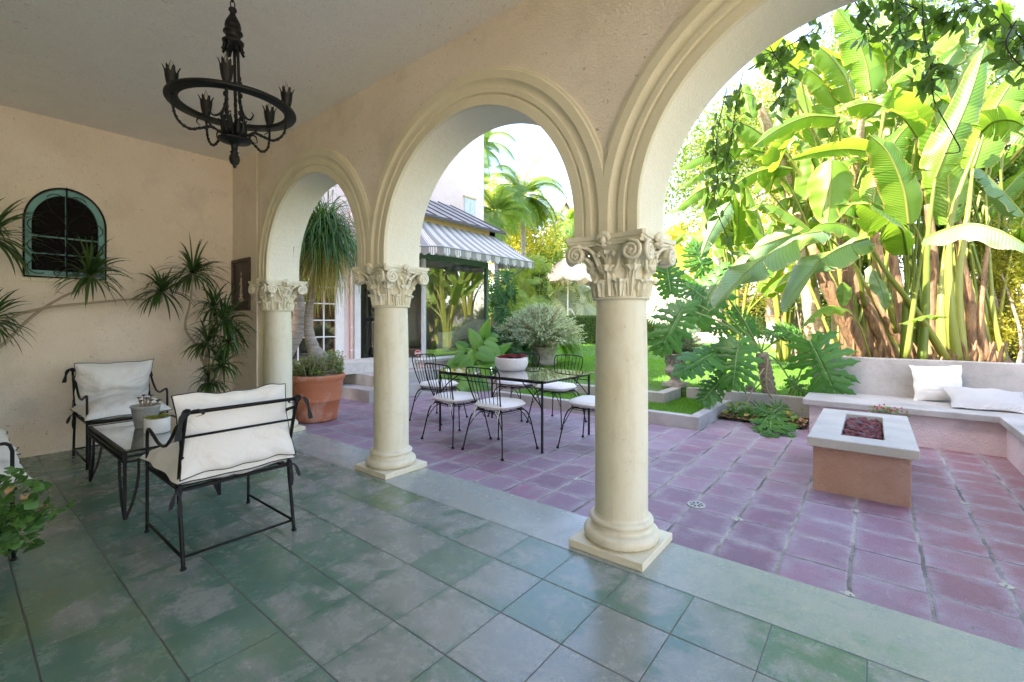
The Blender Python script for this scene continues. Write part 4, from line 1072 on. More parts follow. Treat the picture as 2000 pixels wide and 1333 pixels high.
for i, (px, py) in enumerate(((1840,889),(1853,884),(1856,893),(1925,886),(1957,806),(1962,808))):
    p = P(px, py, 1.35*883/(py-629)); 
    if i > 3: p = P(px, py, .94*883/(py-629))
    m = MB(); a = rd.uniform(0,6); u = Vector((math.cos(a),math.sin(a),.1))*.022; s = Vector((-math.sin(a),math.cos(a),.3))*.010
    m.add([-u, s, u, -s+Vector((0,0,.008)), Vector((0,0,.004))], [(0,1,4),(1,2,4),(2,3,4),(3,0,4)])
    o = m.build('fallen_leaf', M['dead'], loc=(p.x,p.y,.003 if i < 4 else .409), smooth=False)
    tag(o, 'curled brown leaf fallen '+['on the patio near the bench corner','on the patio tiles below the bench','on the tiles beside the fire pit, lowest of its group','at the foot of the bench corner','on the concrete bench seat by the corner','on the bench seat, right of another leaf'][i], 'leaf', 'fallen leaves')

# bench with backrest, L-shaped
b = empty('garden_bench', (-.66,6.6,0), 'L-shaped built-in bench with grey concrete seat and back over pale pink stucco', 'bench')
def bb(name, boxes, mat, **kw):
    m = MB()
    for lo, hi in boxes: m.box(tuple(a-c for a, c in zip(lo, (-.66,6.6,0))), tuple(a-c for a, c in zip(hi, (-.66,6.6,0))))
    return m.build(name, mat, b, smooth=False, **kw)
bb('base', [((-.61,6.62,-.05),(1.04,7.49,.334)), ((1.041,3.6,-.05),(1.9,7.49,.3345))], M['pinkbench'])
s = MB(); s.prism([(a+.66,c-6.6) for a, c in [(-.675,6.56),(.985,6.56),(.985,3.55),(1.92,3.55),(1.92,7.505),(-.675,7.505)]], 'z', .334, .405)
s.build('seat', M['concrete'], b, smooth=False, bevel=.008)
bb('backrest', [((-.66,7.506,.0),(2.08,7.64,.880)), ((1.921,3.5,.0),(2.08,7.505,.881))], M['concrete'], bevel=.010)
# fire pit
fp = empty('fire_pit', (-.08,5.03,0), 'square fire pit with thick concrete top and orange-pink stucco base holding red lava rock', 'fire pit')
MB().box((-.30,-.64,-.05),(.30,.66,.365)).build('base', M['salmon'], fp, smooth=False, bevel=.006)
f = MB(); X0,X1,Y0,Y1 = -.33,.34,-.75,.75; x0,x1,y0,y1 = -.125,.150,-.525,.55
vs = []
for z in (.366,.440):
    vs += [(X0,Y0,z),(X1,Y0,z),(X1,Y1,z),(X0,Y1,z),(x0,y0,z),(x1,y0,z),(x1,y1,z),(x0,y1,z)]
fs = []
for i in range(4):
    j = (i+1)%4; fs += [(8+i,8+j,12+j,12+i),(i,4+i,4+j,j),(i,j,8+j,8+i),(4+i,12+i,12+j,4+j)]
f.add(vs, fs).build('top_slab', M['concrete_pale'], fp, smooth=False, bevel=.007)
rk = MB(); rd = random.Random(2)
for i in range(420):
    rk.ball((rd.uniform(x0+.02,x1-.02), rd.uniform(y0+.02,y1-.02), .375+rd.uniform(0,.035)), rd.uniform(.014,.030), 7, sc=(1,rd.uniform(.7,1.2),rd.uniform(.6,1)), wob=.6, seed=i)
o = rk.build('lava_rock', [M['lava']], fp); o['kind'] = 'stuff'
m = MB()
for i in range(7): m.ball((rd.uniform(x0+.03,x1-.03), rd.uniform(y0+.03,y1-.03), .408), .026, 8, sc=(1.2,.9,.7), wob=.3, seed=i)
m.build('grey_stones', m_plain('grey_lava', (.10,.10,.105), .9, 0, .4, 25, 1.0), fp)
# floor drain
dr = empty('floor_drain', (-1.022,3.469,-.006), 'round white metal floor drain cover with radial slots in the purple patio', 'drain')
MB().lathe([(.002,.0),(.064,.0),(.066,.003),(.062,.006),(.058,.0045),(.002,.0045)], n=32).build('cover', m_plain('worn_white_metal', (.42,.42,.40), .5), dr)
m = MB()
for i in range(8):
    a = i*math.pi/4; c_, s_ = math.cos(a), math.sin(a)
    m.add([(c_*r_-s_*w, s_*r_+c_*w, .0056) for r_, w in ((.016,-.004),(.048,-.008),(.048,.008),(.016,.004))], [(0,1,2,3)])
m.build('slots', M['dark'], dr, smooth=False)
# flowers behind the pit
fl = empty('flower_clump', (.10,6.50,0), 'small clump of crimson flowers growing against the bench base behind the fire pit', 'flowers')
m = MB(); q = MB(); rd = random.Random(6)
for i in range(170):
    x, y, z = rd.gauss(0,.085), rd.gauss(0,.02), rd.uniform(.02,.405)
    lobed_leaf(m, (x,y,z), (rd.uniform(-1,1),-1,rd.uniform(0,1)), (0,0,1), rd.uniform(.009,.016), i)
    if i % 8 == 0: q.ball((x,y-.01,.36+rd.uniform(0,.07)), .0095, 6, wob=.5)
m.build('foliage', M['ear'], fl); q.build('blossoms', M['flower'], fl)
# scatter cushions
def scatter(name, label, c, w, h, t_, mat, seed, rz, tilt, roll=0):
    t = empty(name, c, label, 'cushion', 'white scatter cushions on the bench', rz)
    m = MB(); pillow(m, w, h, t_, seed, .13, .09, mat=Matrix.Rotation(R(tilt),4,'X') @ Matrix.Rotation(R(roll),4,'Z'))
    m.build('cover', mat, t); return t
scatter('scatter_cushion', 'plain white square cushion leaning against the concrete bench back', (.60,7.36,.62), .47, .45, .17, M['canvas'], 21, R(4), 70, 3)
scatter('scatter_cushion', 'white knitted cushion lying flat in front of the plain cushion on the bench', (.97,7.06,.505), .66, .46, .17, M['knit'], 33, R(10), 22, -4)

# ================================================================== steps and pink house
st = MB()
st.prism([(-9.2,4.41),(-6.56,4.41),(-6.56,6.73),(-9.2,6.73)], 'z', -.05, .20)
st.prism([(-9.2,4.70),(-6.86,4.70),(-6.86,6.72),(-9.2,6.72)], 'z', .2005, .40)
tag(st.build('steps', M['concrete'], smooth=False, bevel=.008), 'two broad grey concrete steps up to the black door of the pink house', 'steps')
ph = empty('pink_house', (-8.25,5,0), 'tall pale pink stucco house beyond the patio with a glazed bay and metal roof', 'house')
O = Vector((-8.25,5,0))
def hb(name, boxes, mat, par=None, **kw):
    m = MB()
    for lo, hi in boxes: m.box(tuple(Vector(lo)-O), tuple(Vector(hi)-O))
    return m.build(name, mat, par or ph, smooth=False, **kw)
hb('wall', [((-8.6,-3,-.05),(-8.25,3.72,10.5)), ((-8.6,3.72,2.78),(-8.25,5.30,10.5)), ((-8.6,3.72,-.05),(-8.25,4.86,.47)), ((-8.6,4.86,-.05),(-8.25,5.30,2.78)), ((-8.6,5.30,2.46),(-8.25,5.86,10.5)), ((-18,-3,-.05),(-8.999,3.2,10.5)), ((-18,3.2,3.6),(-9,9.94,10.5)), ((-18,8.9,-.05),(-9,9.94,3.6))], M['pink'])
hb('back_room_wall', [((-12,3.2,.0),(-11.8,8.9,3.6)), ((-12,3.2,.401),(-7.4,8.15,.60)), ((-11.8,8.7,.6),(-9.001,8.9,3.6)), ((-11.8,3.2,3.3),(-8.61,5.8,3.6))], m_plain('room_plaster', (.62,.58,.53), .8))
fw = hb('french_window', [((-8.31,3.72,.47),(-8.23,3.80,2.78)), ((-8.31,4.78,.47),(-8.23,4.86,2.78)), ((-8.309,3.80,.47),(-8.231,4.78,.55)), ((-8.309,3.80,2.70),(-8.231,4.78,2.78)), ((-8.30,4.27,.55),(-8.24,4.31,2.70)),
    ((-8.29,4.03,.55),(-8.25,4.05,2.70)), ((-8.29,4.53,.55),(-8.25,4.55,2.70))]+[((-8.285,3.80,z),(-8.255,4.78,z+.02)) for z in (1.05,1.37,1.69,2.01,2.35)], M['white_paint'])
hb('pane', [((-8.272,3.80,.55),(-8.268,4.78,2.70))], m_glass('french_window_glass', 1.9, (.5,.5,.45), 1.6), fw)
hb('shutter', [((-8.2495,4.861,.45),(-8.20,4.93,2.85))], M['white_paint'])
m = MB(); m.tube([(-8.20,5.10,3.6),(-8.20,5.10,.42)], .028, 10); m.tube([(-8.20,5.10,1.2),(-8.20,5.10,1.26)], .033, 10); m.tube([(-8.20,5.10,.75),(-8.20,5.10,.80)], .033, 10)
m.v = [tuple(Vector(v)-O) for v in m.v]; m.build('drainpipe', M['pink'], ph)
hb('door_trim', [((-8.2495,5.16,.40),(-8.19,5.30,2.55)), ((-8.2495,5.30,2.46),(-8.191,5.86,2.56))], M['white_paint'])
dd = hb('door', [((-8.30,5.302,.405),(-8.24,5.40,2.455)), ((-8.30,5.78,.405),(-8.24,5.858,2.455)), ((-8.299,5.40,.405),(-8.241,5.78,.62)), ((-8.299,5.40,1.36),(-8.241,5.78,1.44)), ((-8.299,5.40,2.36),(-8.241,5.78,2.455))], M['iron'])
hb('handle', [((-8.24,5.27,1.38),(-8.20,5.40,1.40)), ((-8.24,5.28,.62),(-8.20,5.36,.65))], M['iron'], dd)
hb('door_glass', [((-8.275,5.40,.62),(-8.265,5.78,2.36))], m_glass('door_glass_dark', 1.5, (.4,.42,.4), 1.2), dd)
# bay: low pink wall, sill, frame, glass
bay = [(-8.25,5.84),(-7.78,5.84),(-7.30,6.20),(-7.30,8.20),(-9.0,8.20)]
def band(pts, off, z0, z1, th):
    m = MB()
    for i in range(len(pts)-1):
        a, c = Vector(pts[i]), Vector(pts[i+1]); d = (c-a).normalized(); nrm = Vector((d.y,-d.x))
        e = d*(0 if i == 0 else off*.42); e2 = d*(0 if i == len(pts)-2 else off*.42)
        p = [a-e+nrm*off, c+e2+nrm*off, c+e2+nrm*(off-th), a-e+nrm*(off-th)]
        m.prism([(q.x-O.x,q.y-O.y) for q in p], 'z', z0+.0007*i, z1+.0007*i)
    return m
band(bay, .0, .38, .50, .15).build('bay_base', M['pink'], ph, smooth=False)
band(bay, .07, .50, .555, .28).build('sill', M['concrete'], ph, smooth=False)
band(bay, .02, 2.66, 2.78, .10).build('bay_header', M['green_paint'], ph, smooth=False)
band(bay, .015, .555, .60, .07).build('bay_bottom_rail', M['white_paint'], ph, smooth=False)
for i, (x, y) in enumerate(((-8.22,5.84),(-7.78,5.86),(-7.31,6.21),(-7.32,8.18))):
    hb('bay_post', [((x-.035,y-.035,.60),(x+.035,y+.035,2.66))], M['green_paint'] if i == 3 else M['grey_paint'])
m = MB()
for i in range(4):
    a, c = Vector(bay[i]), Vector(bay[i+1]); d = (c-a).normalized(); nrm = Vector((d.y,-d.x))*(-.03)
    p, q = a+nrm-O.xy, c+nrm-O.xy
    m.add([(p.x,p.y,.60),(q.x,q.y,.60),(q.x,q.y,2.66),(p.x,p.y,2.66)], [(0,1,2,3)])
m.build('bay_glass', M['glass'], ph, smooth=False)
m = MB(); m.prism([(x-O.x,y-O.y) for x, y in bay], 'z', 2.785, 2.90); m.build('bay_ceiling', M['ceiling'], ph, smooth=False)
band([(-9.0,5.7),(-7.28,5.7),(-7.28,8.45),(-9.0,8.45)], .0, 2.90, 3.56, .2).build('fascia', M['ochre_trim'], ph, smooth=False)
rf = MB()
z0, z1, xa, xb = 3.55, 4.52, -7.10, -9.0
rf.add([(xa-O.x,5.45-O.y,z0),(xa-O.x,8.62-O.y,z0),(xb-O.x,8.62-O.y,z1),(xb-O.x,5.45-O.y,z1),(xa-O.x,5.45-O.y,z0-.06),(xa-O.x,8.62-O.y,z0-.06),(xb-O.x,8.62-O.y,z1-.06),(xb-O.x,5.45-O.y,z1-.06)], [(0,1,2,3),(4,7,6,5),(0,4,5,1),(1,5,6,2),(3,2,6,7),(0,3,7,4)])
ro = rf.build('roof', M['roof'], ph, smooth=False)
m = MB()
for i in range(8):
    y = 5.5+i*.44-O.y; m.tube([(xa-O.x+.01,y,z0+.012),(xb-O.x,y,z1+.012)], .018, 4)
m.tube([(xa-O.x+.01,5.45-O.y,z0-.02),(xa-O.x+.01,8.62-O.y,z0-.02)], .035, 4)
m.build('seam', M['dark_trim'], ro, smooth=False)
uw = hb('upper_window', [((-9.001,9.10,4.22),(-8.96,9.52,4.86))], M['grey_paint'])
hb('lintel', [((-9.0,9.06,4.861),(-8.94,9.56,4.90))], M['ochre_trim'], uw)
hb('shutter_panel', [((-8.96,9.14,4.27),(-8.95,9.30,4.81)), ((-8.96,9.32,4.27),(-8.95,9.48,4.81))], m_plain('pale_green_paint', (.55,.62,.58), .5), uw)
# awning
aw = empty('awning', (-7.28,7.2,3.4), 'grey and white striped canvas awning with scalloped valance over the glazed bay', 'awning')
A0 = Vector((-7.28,7.2,3.4))
tops = [(-8.30,5.66),(-7.70,5.66),(-7.27,6.05),(-7.27,8.46)]; bots = [(-8.25,4.95),(-7.25,5.05),(-6.42,5.90),(-6.42,8.90)]
m = MB(); sc = MB(); ulen = 0
for i in range(3):
    a, c = Vector((*tops[i],3.44)), Vector((*tops[i+1],3.44)); p, q = Vector((*bots[i],2.80)), Vector((*bots[i+1],2.80))
    L = (q-p).length; NS = max(6, int(L/.055))
    u0, u1 = ulen/.30, (ulen+L)/.30; ulen += L
    vs, uv = [], []
    for j in range(NS+1):
        t = j/NS
        for z in range(5):
            s = z/4; v = a.lerp(c, t).lerp(p.lerp(q, t), s); v.z -= .03*math.sin(s*math.pi)
            vs.append(v-A0); uv.append((u0+(u1-u0)*t, s))
    m.add(vs, [(j*5+z, (j+1)*5+z, (j+1)*5+z+1, j*5+z+1) for j in range(NS) for z in range(4)], 0, uv)
    vs, uv = [], []; NV = NS*4
    for j in range(NV+1):
        t = j/NV; v = p.lerp(q, t); u = u0+(u1-u0)*t; d = .115+.065*abs(math.sin(u*math.pi*2.0))**.6
        wv = Vector((q-p)).normalized(); off = Vector((wv.y,-wv.x,0))*.012*math.sin(u*5)
        vs += [v-A0, v+Vector((0,0,-d*.5))+off*.5-A0, v+Vector((0,0,-d))+off-A0]; uv += [(u,0)]*3
    sc.add(vs, [(j*3+z, (j+1)*3+z, (j+1)*3+z+1, j*3+z+1) for j in range(NV) for z in range(2)], 0, uv)
e = [Vector(v)-A0 for v in ((-7.27,8.46,3.44),(-6.42,8.90,2.80),(-6.42,8.90,2.66),(-7.27,8.55,2.66))]
m.add(e, [(0,1,2,3)], 0, [(0,0),(3,0),(3,1),(0,1)])
m.build('canopy', M['awning'], aw, smooth=False); sc.build('valance', M['awning'], aw)
m = MB(); m.tube([Vector((*b_,2.79))-A0 for b_ in bots], .014, 6); m.tube([Vector((-7.28,8.86,2.4))-A0, Vector((-6.44,8.88,2.78))-A0], .012, 6)
m.build('frame_rod', M['grey_metal'], aw)
# sofa seen through the bay, alarm sign on the sill
so_ = empty('sofa', P(893,690,10.8), 'pale grey sofa with sloping arm seen through the glazed bay', 'sofa', rz=R(38.6)); so_.location.z = .605
m = MB(); m.prism([(-.50,0),(.50,0),(.52,.78),(.40,.82),(.22,.72),(.0,.56),(-.22,.50),(-.46,.50),(-.50,.46)], 'y', 0, .18); m.build('arm', M['canvas'], so_, bevel=.03, smooth=False)
m = MB(); m.box((.25,.19,.0),(.52,1.9,.80)).box((-.48,.19,.02),(.249,1.9,.38)); m.build('seat_and_back', M['canvas'], so_, bevel=.04, smooth=False)
m = MB(); pillow(m, .45, .42, .16, 4, mat=Matrix.Translation((.12,.5,.66)) @ Matrix.Rotation(R(70),4,'X') @ Matrix.Rotation(R(30),4,'Y')); m.build('pillow', M['concrete'], so_)
sg = empty('alarm_sign', P(816,690,8.95), 'tiny red octagonal security sign standing on the sill of the glazed bay', 'sign', rz=R(38.6))
def octo(mb, r, y, z=0):
    mb.add([(r*math.cos(R(22.5+45*i)), y, z+r*math.sin(R(22.5+45*i))) for i in range(8)], [tuple(range(8))])
m = MB(); m.prism([(.062*math.cos(R(22.5+45*i)), .062*math.sin(R(22.5+45*i))) for i in range(8)], 'y', -.002, .004); m.build('border', M['white_paint'], sg, smooth=False)
m = MB(); octo(m, .055, -.004); m.build('red_face', m_plain('red_sign', (.45,.01,.02), .4), sg, smooth=False)
m = MB(); m.box((-.046,-.0065,-.014),(.046,-.005,.012)); m.build('white_band', M['white_paint'], sg, smooth=False)
m = MB(); m.box((-.030,-.0078,-.006),(-.012,-.0067,.006)); m.box((-.007,-.0078,-.006),(.030,-.0067,.004)); m.build('lettering', M['dark'], sg, smooth=False)
m = MB(); m.tube([(0,.006,-.05),(0,.006,-.19)], .005, 6); m.build('stake', M['white_paint'], sg)

# ================================================================== terracotta pot with ponytail palm
tp = empty('terracotta_pot', (-6.03,3.22,0), 'big terracotta pot with rolled rim and white salt stains beside the first column', 'plant pot')
MB().lathe([(.255,0),(.262,.02),(.275,.12),(.300,.27),(.305,.275),(.307,.285),(.303,.292),(.322,.44),(.338,.50),(.340,.51),(.342,.535),(.352,.55),(.362,.58),(.366,.605),(.360,.622),(.345,.630),(.325,.628),(.315,.61),(.31,.57),(.02,.565)], n=56, wob=.006).build('pot', M['terracotta'], tp)
MB().lathe([(.001,.600),(.2,.605),(.314,.590)], n=24, cap=False).build('soil', M['soil'], tp)
def ponytail(label, base, pts, radii, crown, n, L, seed, mats=('pony','pony_dry')):
    t = empty('ponytail_palm', base, label, 'plant'); b = Vector(base)
    m = MB(); pp = catmull([Vector(p)-b for p in pts], 8); rr = []
    for i in range(len(pp)):
        q = i/(len(pp)-1)*(len(radii)-1); j = min(int(q), len(radii)-2); rr.append((radii[j]+(radii[j+1]-radii[j])*(q-j))*(1+.03*math.sin(i*2.3)))
    m.tube(pp, rr, 18); m.build('trunk', M['bark_pale'], t)
    rd = random.Random(seed); c = Vector(crown)-b; g = MB()
    for i in range(n):
        a = rd.uniform(0, 6.283); el = rd.uniform(.15, 1.5); l = L*rd.uniform(.45, 1.1)
        o = c+Vector((rd.gauss(0,.05), rd.gauss(0,.05), rd.uniform(-.30,.08)))
        dry = o.z < c.z-.16 and rd.random() < .75
        if dry: el = rd.uniform(-1.2, .3); l *= .9
        v = Vector((math.cos(a)*math.cos(el), math.sin(a)*math.cos(el), math.sin(el))); side = v.cross(Vector((rd.uniform(-.5,.5),rd.uniform(-.5,.5),1))).normalized()
        p = o; seg = 9; vs = []; w = .0075 if not dry else .0055; dr = rd.uniform(.9, 1.5)
        for k in range(seg+1):
            tt = k/seg; ww = w*(1-tt**2.5)+.0005
            vs += [p+side*ww, p-side*ww]
            v = (v+Vector((0,0,-1))*(.22+.42*tt)*dr).normalized(); side = (side+Vector((rd.gauss(0,.25),rd.gauss(0,.25),0))).normalized(); v = (v+Vector((rd.gauss(0,.09),rd.gauss(0,.09),rd.gauss(0,.05)))).normalized()
            p = p+v*(l/seg)
        g.add(vs, [(2*k,2*k+1,2*k+3,2*k+2) for k in range(seg)], 1 if dry else 0)
    g.build('foliage', [M[x] for x in mats], t); return t
d0 = 6.28
ponytail('ponytail palm with swollen grey base and drooping green mop growing in the terracotta pot', P(628,735,d0), [P(632,738,d0),P(628,712,d0),P(612,680,d0),P(603,640,d0),P(606,590,d0),P(616,530,d0),P(624,470,d0)], [.20,.155,.082,.060,.052,.048,.045], P(634,450,d0-.1), 1150, 1.05, 5)
ponytail('thick brown ponytail palm trunk behind the first column, mostly hidden', (-7.05,3.15,0), [(-7.05,3.15,0), (-7.05,3.15,.7), P(583,640,6.9), P(580,560,6.9), P(588,480,6.9)], [.22,.16,.10,.08,.07], P(596,455,6.9), 220, 1.0, 6)
# jade underplanting
m = MB(); sm = MB(); rd = random.Random(9); jc = Vector((-6.03,3.22,.6))
for i in range(330):
    a = rd.uniform(0,6.28); r_ = rd.uniform(.10,.35); p0 = Vector((math.cos(a)*r_*.8, math.sin(a)*r_*.8, 0)); 
    hh = rd.uniform(.02,.34)*(1 if math.cos(a-.67) > -.2 else .7)
    p1 = p0+Vector((math.cos(a)*.08, math.sin(a)*.08, hh)); sm.tube([p0, p1], .004, 4)
    for q in range(11):
        p = p0.lerp(p1, .35+.065*q)+Vector((rd.gauss(0,.008),)*3); b_ = rd.uniform(0,6.28); L = rd.uniform(.028,.046)
        u = Vector((math.cos(b_),math.sin(b_),rd.uniform(.2,.9))).normalized()*L; s = u.cross(Vector((0,0,1))).normalized()*L*.5; nn = s.cross(u).normalized()*L*.12
        m.add([p, p+u*.5+s+nn, p+u, p+u*.5-s+nn], [(0,1,2),(0,2,3)])
jd = empty('jade_plant', jc, 'bushy small-leaved green plant filling the terracotta pot around the palm trunk', 'plant'); m.build('foliage', m_leaf('jade_leaf', (.09,.19,.05), (.24,.34,.12), .3, .4), jd); sm.build('stem', M['stem'], jd)

m = MB(); rd = random.Random(44)
for i in range(260):
    if i < 120: x, y = rd.uniform(.2,1.0), 6.58-abs(rd.gauss(0,.25))
    elif i < 200: x, y = rd.uniform(-1.6,-.7), 6.68-abs(rd.gauss(0,.2))
    else: x, y = rd.uniform(-4.5,1), rd.uniform(2.9,6)
    L = rd.uniform(.003,.011); a = rd.uniform(0,6.28); u_ = Vector((math.cos(a),math.sin(a),0))*L; s_ = Vector((-math.sin(a),math.cos(a),0))*L*.35; p = Vector((x,y,-.006))
    m.add([p-u_, p+s_+Vector((0,0,.002)), p+u_, p-s_+Vector((0,0,.001))], [(0,1,2,3)])
tag(m.build('leaf_debris', M['dead'], smooth=False), 'tiny dry leaf crumbs scattered over the purple patio tiles', 'leaf litter', kind='stuff')

# ================================================================== vegetation
def leafcloud(mb, c, rad, n, size, seed, mi=0, shell=.55, box=False, aspect=.45, lump=.35, freq=1.5):
    """many small leaves scattered through a lumpy volume"""
    rd = random.Random(seed); c = Vector(c); k = 0
    while k < n:
        if box: d = Vector((rd.uniform(-1,1), rd.uniform(-1,1), rd.uniform(-1,1))); q = Vector((d.x*rad[0], d.y*rad[1], d.z*rad[2])); 
        else:
            d = Vector((rd.gauss(0,1), rd.gauss(0,1), rd.gauss(0,1))).normalized()
            r = (shell+(1-shell)*rd.random())*(1+lump*noise.noise(d*freq*2+Vector((seed,0,0))))
            if noise.noise(d*5*freq+Vector((0,seed,r*3))) < -.18: 
                if rd.random() < .75: continue
            q = Vector((d.x*rad[0], d.y*rad[1], d.z*rad[2]))*r
        p = c+q; L = size*rd.uniform(.6, 1.4)
        u = Vector((rd.gauss(0,1), rd.gauss(0,1), rd.gauss(-.3,.8))).normalized()*L
        s = u.cross(Vector((rd.gauss(0,1), rd.gauss(0,1), rd.gauss(0,1)))).normalized()*L*aspect
        mb.add([p-u*.5, p+s*.5, p+u*.5, p-s*.5], [(0,1,2,3)], mi); k += 1
def banana_leaf(mb, pts, w, seed, fold=.35, tear=.25, roll=0.0, mi=0, n=40, nrm=None):
    """midrib polyline pts, half-width w; blade in strips with tears"""
    rd = random.Random(seed); pp = catmull(pts, max(2, n//(len(pts)-1))); m = len(pp)
    view = Vector((0,0,1.35)) if nrm is None else None
    rows = []; 
    for i, p in enumerate(pp):
        t = i/(m-1); tan = (pp[min(i+1,m-1)]-pp[max(i-1,0)]).normalized()
        nn = Vector(nrm) if nrm is not None else ((Vector((0,0,1))*.75+(Vector((0,0,1.35))-p).normalized()))
        side = tan.cross(nn).normalized(); up = side.cross(tan).normalized()
        if up.z < 0 and nrm is None: up = -up
        rows.append((p, tan, side, up, t))
    for sgn in (-1, 1):
        i = 0
        while i < m-1:
            seg = rd.choice((2,3,4,6,9,14)) if tear > .1 else m
            j = min(i+seg, m-1); gap = rd.random() < tear+.18*(tear > .1); dr = rd.uniform(-.10, .22)*(1 if tear > .1 else .3); dz = rd.uniform(-.03,.03)
            vs = []; uv = []
            for k in range(i, j+1):
                p, tan, side, up, t = rows[k]
                ww = w*(math.sin(min(1,(t*1.02+.03))**.62*math.pi)**.48 if t < .985 else .12)
                kk = (k-i)/max(1, j-i); notch = 1-.14*rd.random()*(gap)-.035*rd.random()
                sh = (.5-kk)*(.26 if gap else 0)*w*.6
                for q in (0,.25,.5,.75,1.0):
                    a = fold+q*(.35+dr)+roll*sgn*0
                    wav = .022*math.sin(t*26+seed+q*2)*q*q
                    o = side*sgn*math.cos(a)*q*ww*notch - up*(math.sin(a)*q*ww) + up*wav + tan*(sh*q*q + ww*.22*q)
                    if roll: o = Matrix.Rotation(roll, 3, tan) @ o
                    vs.append(p+o); uv.append((.5+sgn*q*.5, t))
            b = 5
            fs = [(a_*b+q, a_*b+q+1, (a_+1)*b+q+1, (a_+1)*b+q) for a_ in range(j-i) for q in range(4)]
            mb.add(vs, fs, mi, uv); i = j
    mb.tube(pp, [w*.055*(1-.75*i/m)+.002 for i in range(m)], 6, mi+1)

def banana_plant(label, base, leaves, stems, mats, seed, extra=None):
    t = empty('banana_plant', base, label, 'banana plant', 'banana plants behind the bench'); b = Vector(base)
    s = MB()
    for pts, rr, mi in stems:
        pp = catmull([Vector(p)-b for p in pts], 7); r_ = [rr[0]+(rr[1]-rr[0])*i/(len(pp)-1) for i in range(len(pp))]
        s.tube(pp, [q*.82*(1+.05*math.sin(i*3)) for i, q in enumerate(r_)], 9, mi)
    if extra: extra(s, b)
    s.build('stem', [M['sheath_green'], M['sheath_dry'], M['banana_trunk']], t)
    for i, (pts, w, kw) in enumerate(leaves):
        m = MB(); kw = dict(kw); mt = kw.pop('mat', 'banana')
        banana_leaf(m, [Vector(p)-b if isinstance(p, Vector) else P(*p)-b for p in pts], w, seed+i*7, **kw)
        m.build('leaf', [M[mt], M['sheath_green']], t)
    return t
D = 6.6
def sheaths(n, px0, px1, py, hh, dd, seed):
    def f(s, b):
        rd = random.Random(seed)
        for i in range(n):
            px = rd.uniform(px0, px1); d = dd+rd.uniform(-.2,.5); p0 = P(px, py+10, d)-b; h = rd.uniform(.3,1)*hh
            lean = rd.uniform(-.35,.35); p1 = p0+RT*lean*h*.5+Vector((0,0,h*.6)); p2 = p0+RT*lean*h+Vector((0,0,h))
            w = rd.uniform(.012,.035)
            vs = []; pp = catmull([p0,p1,p2], 5)
            for k, p in enumerate(pp):
                q = k/(len(pp)-1); ww = w*(1-q*.75); cz = FW*(-.03)*math.sin(q*3)
                vs += [p-RT*ww+cz*0, p+cz*1.6, p+RT*ww+FW*.01]
            s.add(vs, [(3*k+c_, 3*k+c_+1, 3*(k+1)+c_+1, 3*(k+1)+c_) for k in range(len(pp)-1) for c_ in (0,1)], 1)
    return f
# the big clump right of centre
banana_plant('big banana clump with tall upright yellow-green leaf behind the concrete bench back', tuple(P(1815,715,6.5)), [
    ([(1826,350,6.4),(1850,290,6.3),(1893,190,6.25),(1928,75,6.3)], .27, dict(fold=.18, tear=.12, nrm=(.2,-1,.15))),
    ([(1772,498,6.2),(1762,450,6.1),(1735,425,5.95),(1677,396,5.8),(1640,425,5.7)], .34, dict(fold=.55, tear=.28)),
    ([(1775,440,6.6),(1765,370,6.5),(1735,300,6.45),(1697,262,6.45)], .30, dict(fold=.2, tear=.15, nrm=(.1,-1,.3))),
    ([(1918,258,6.8),(1945,238,6.6),(1990,240,6.4),(2040,290,6.2)], .36, dict(fold=.5, tear=.2)),
    ([(1900,330,7.0),(1935,230,7.0),(1985,150,6.9),(2050,80,6.8)], .34, dict(fold=.2, tear=.25, nrm=(-.2,-1,.5))),
    ([(1807,465,6.0),(1850,448,5.7),(1905,438,5.45),(1975,462,5.2),(2030,500,5.1)], .26, dict(fold=.22, tear=.08, mat='banana_blue', nrm=(.0,-.55,1))),
    ([(1853,440,7.3),(1850,330,7.3),(1820,200,7.3),(1800,60,7.3)], .36, dict(fold=.15, tear=.3, nrm=(0,-1,.2))),
    ([(1848,620,6.2),(1815,616,6.0),(1790,622,5.9),(1757,634,5.8)], .06, dict(fold=.3, tear=.0)),
  ], [
    ([P(1850,705,6.5),P(1790,610,6.35),P(1730,530,6.2),P(1700,480,6.1)], (.07,.018), 0),
    ([P(1765,705,6.5),P(1768,610,6.4),P(1772,540,6.3),P(1772,498,6.2)], (.06,.020), 0),
    ([P(1800,708,6.4),P(1808,600,6.4),P(1812,470,6.4),P(1826,350,6.4)], (.075,.022), 0),
    ([P(1868,708,6.7),P(1856,600,6.7),P(1858,430,6.8),P(1918,258,6.8)], (.10,.022), 0),
    ([P(1880,708,6.8),P(1872,560,6.9),P(1890,420,7.0),P(1900,330,7.0)], (.085,.022), 0),
    ([P(1770,700,6.1),P(1790,560,6.1),P(1807,465,6.0)], (.045,.015), 0),
    ([P(1842,708,6.9),P(1838,590,7.0),P(1853,440,7.3)], (.09,.03), 0),
    ([P(1925,705,6.9),P(1915,610,7),P(1930,480,7.1)], (.075,.03), 1),
    ([P(1960,705,6.9),P(1940,600,7),P(1925,380,7.3)], (.05,.02), 0),
    ([P(1790,708,6.9),P(1740,640,6.9),P(1700,560,7)], (.07,.04), 1),
    ([P(1760,708,6.9),P(1722,620,7.0),P(1670,520,7.1)], (.075,.035), 0),
  ], None, 100, sheaths(60, 1720, 1960, 704, .38, 6.6, 1))
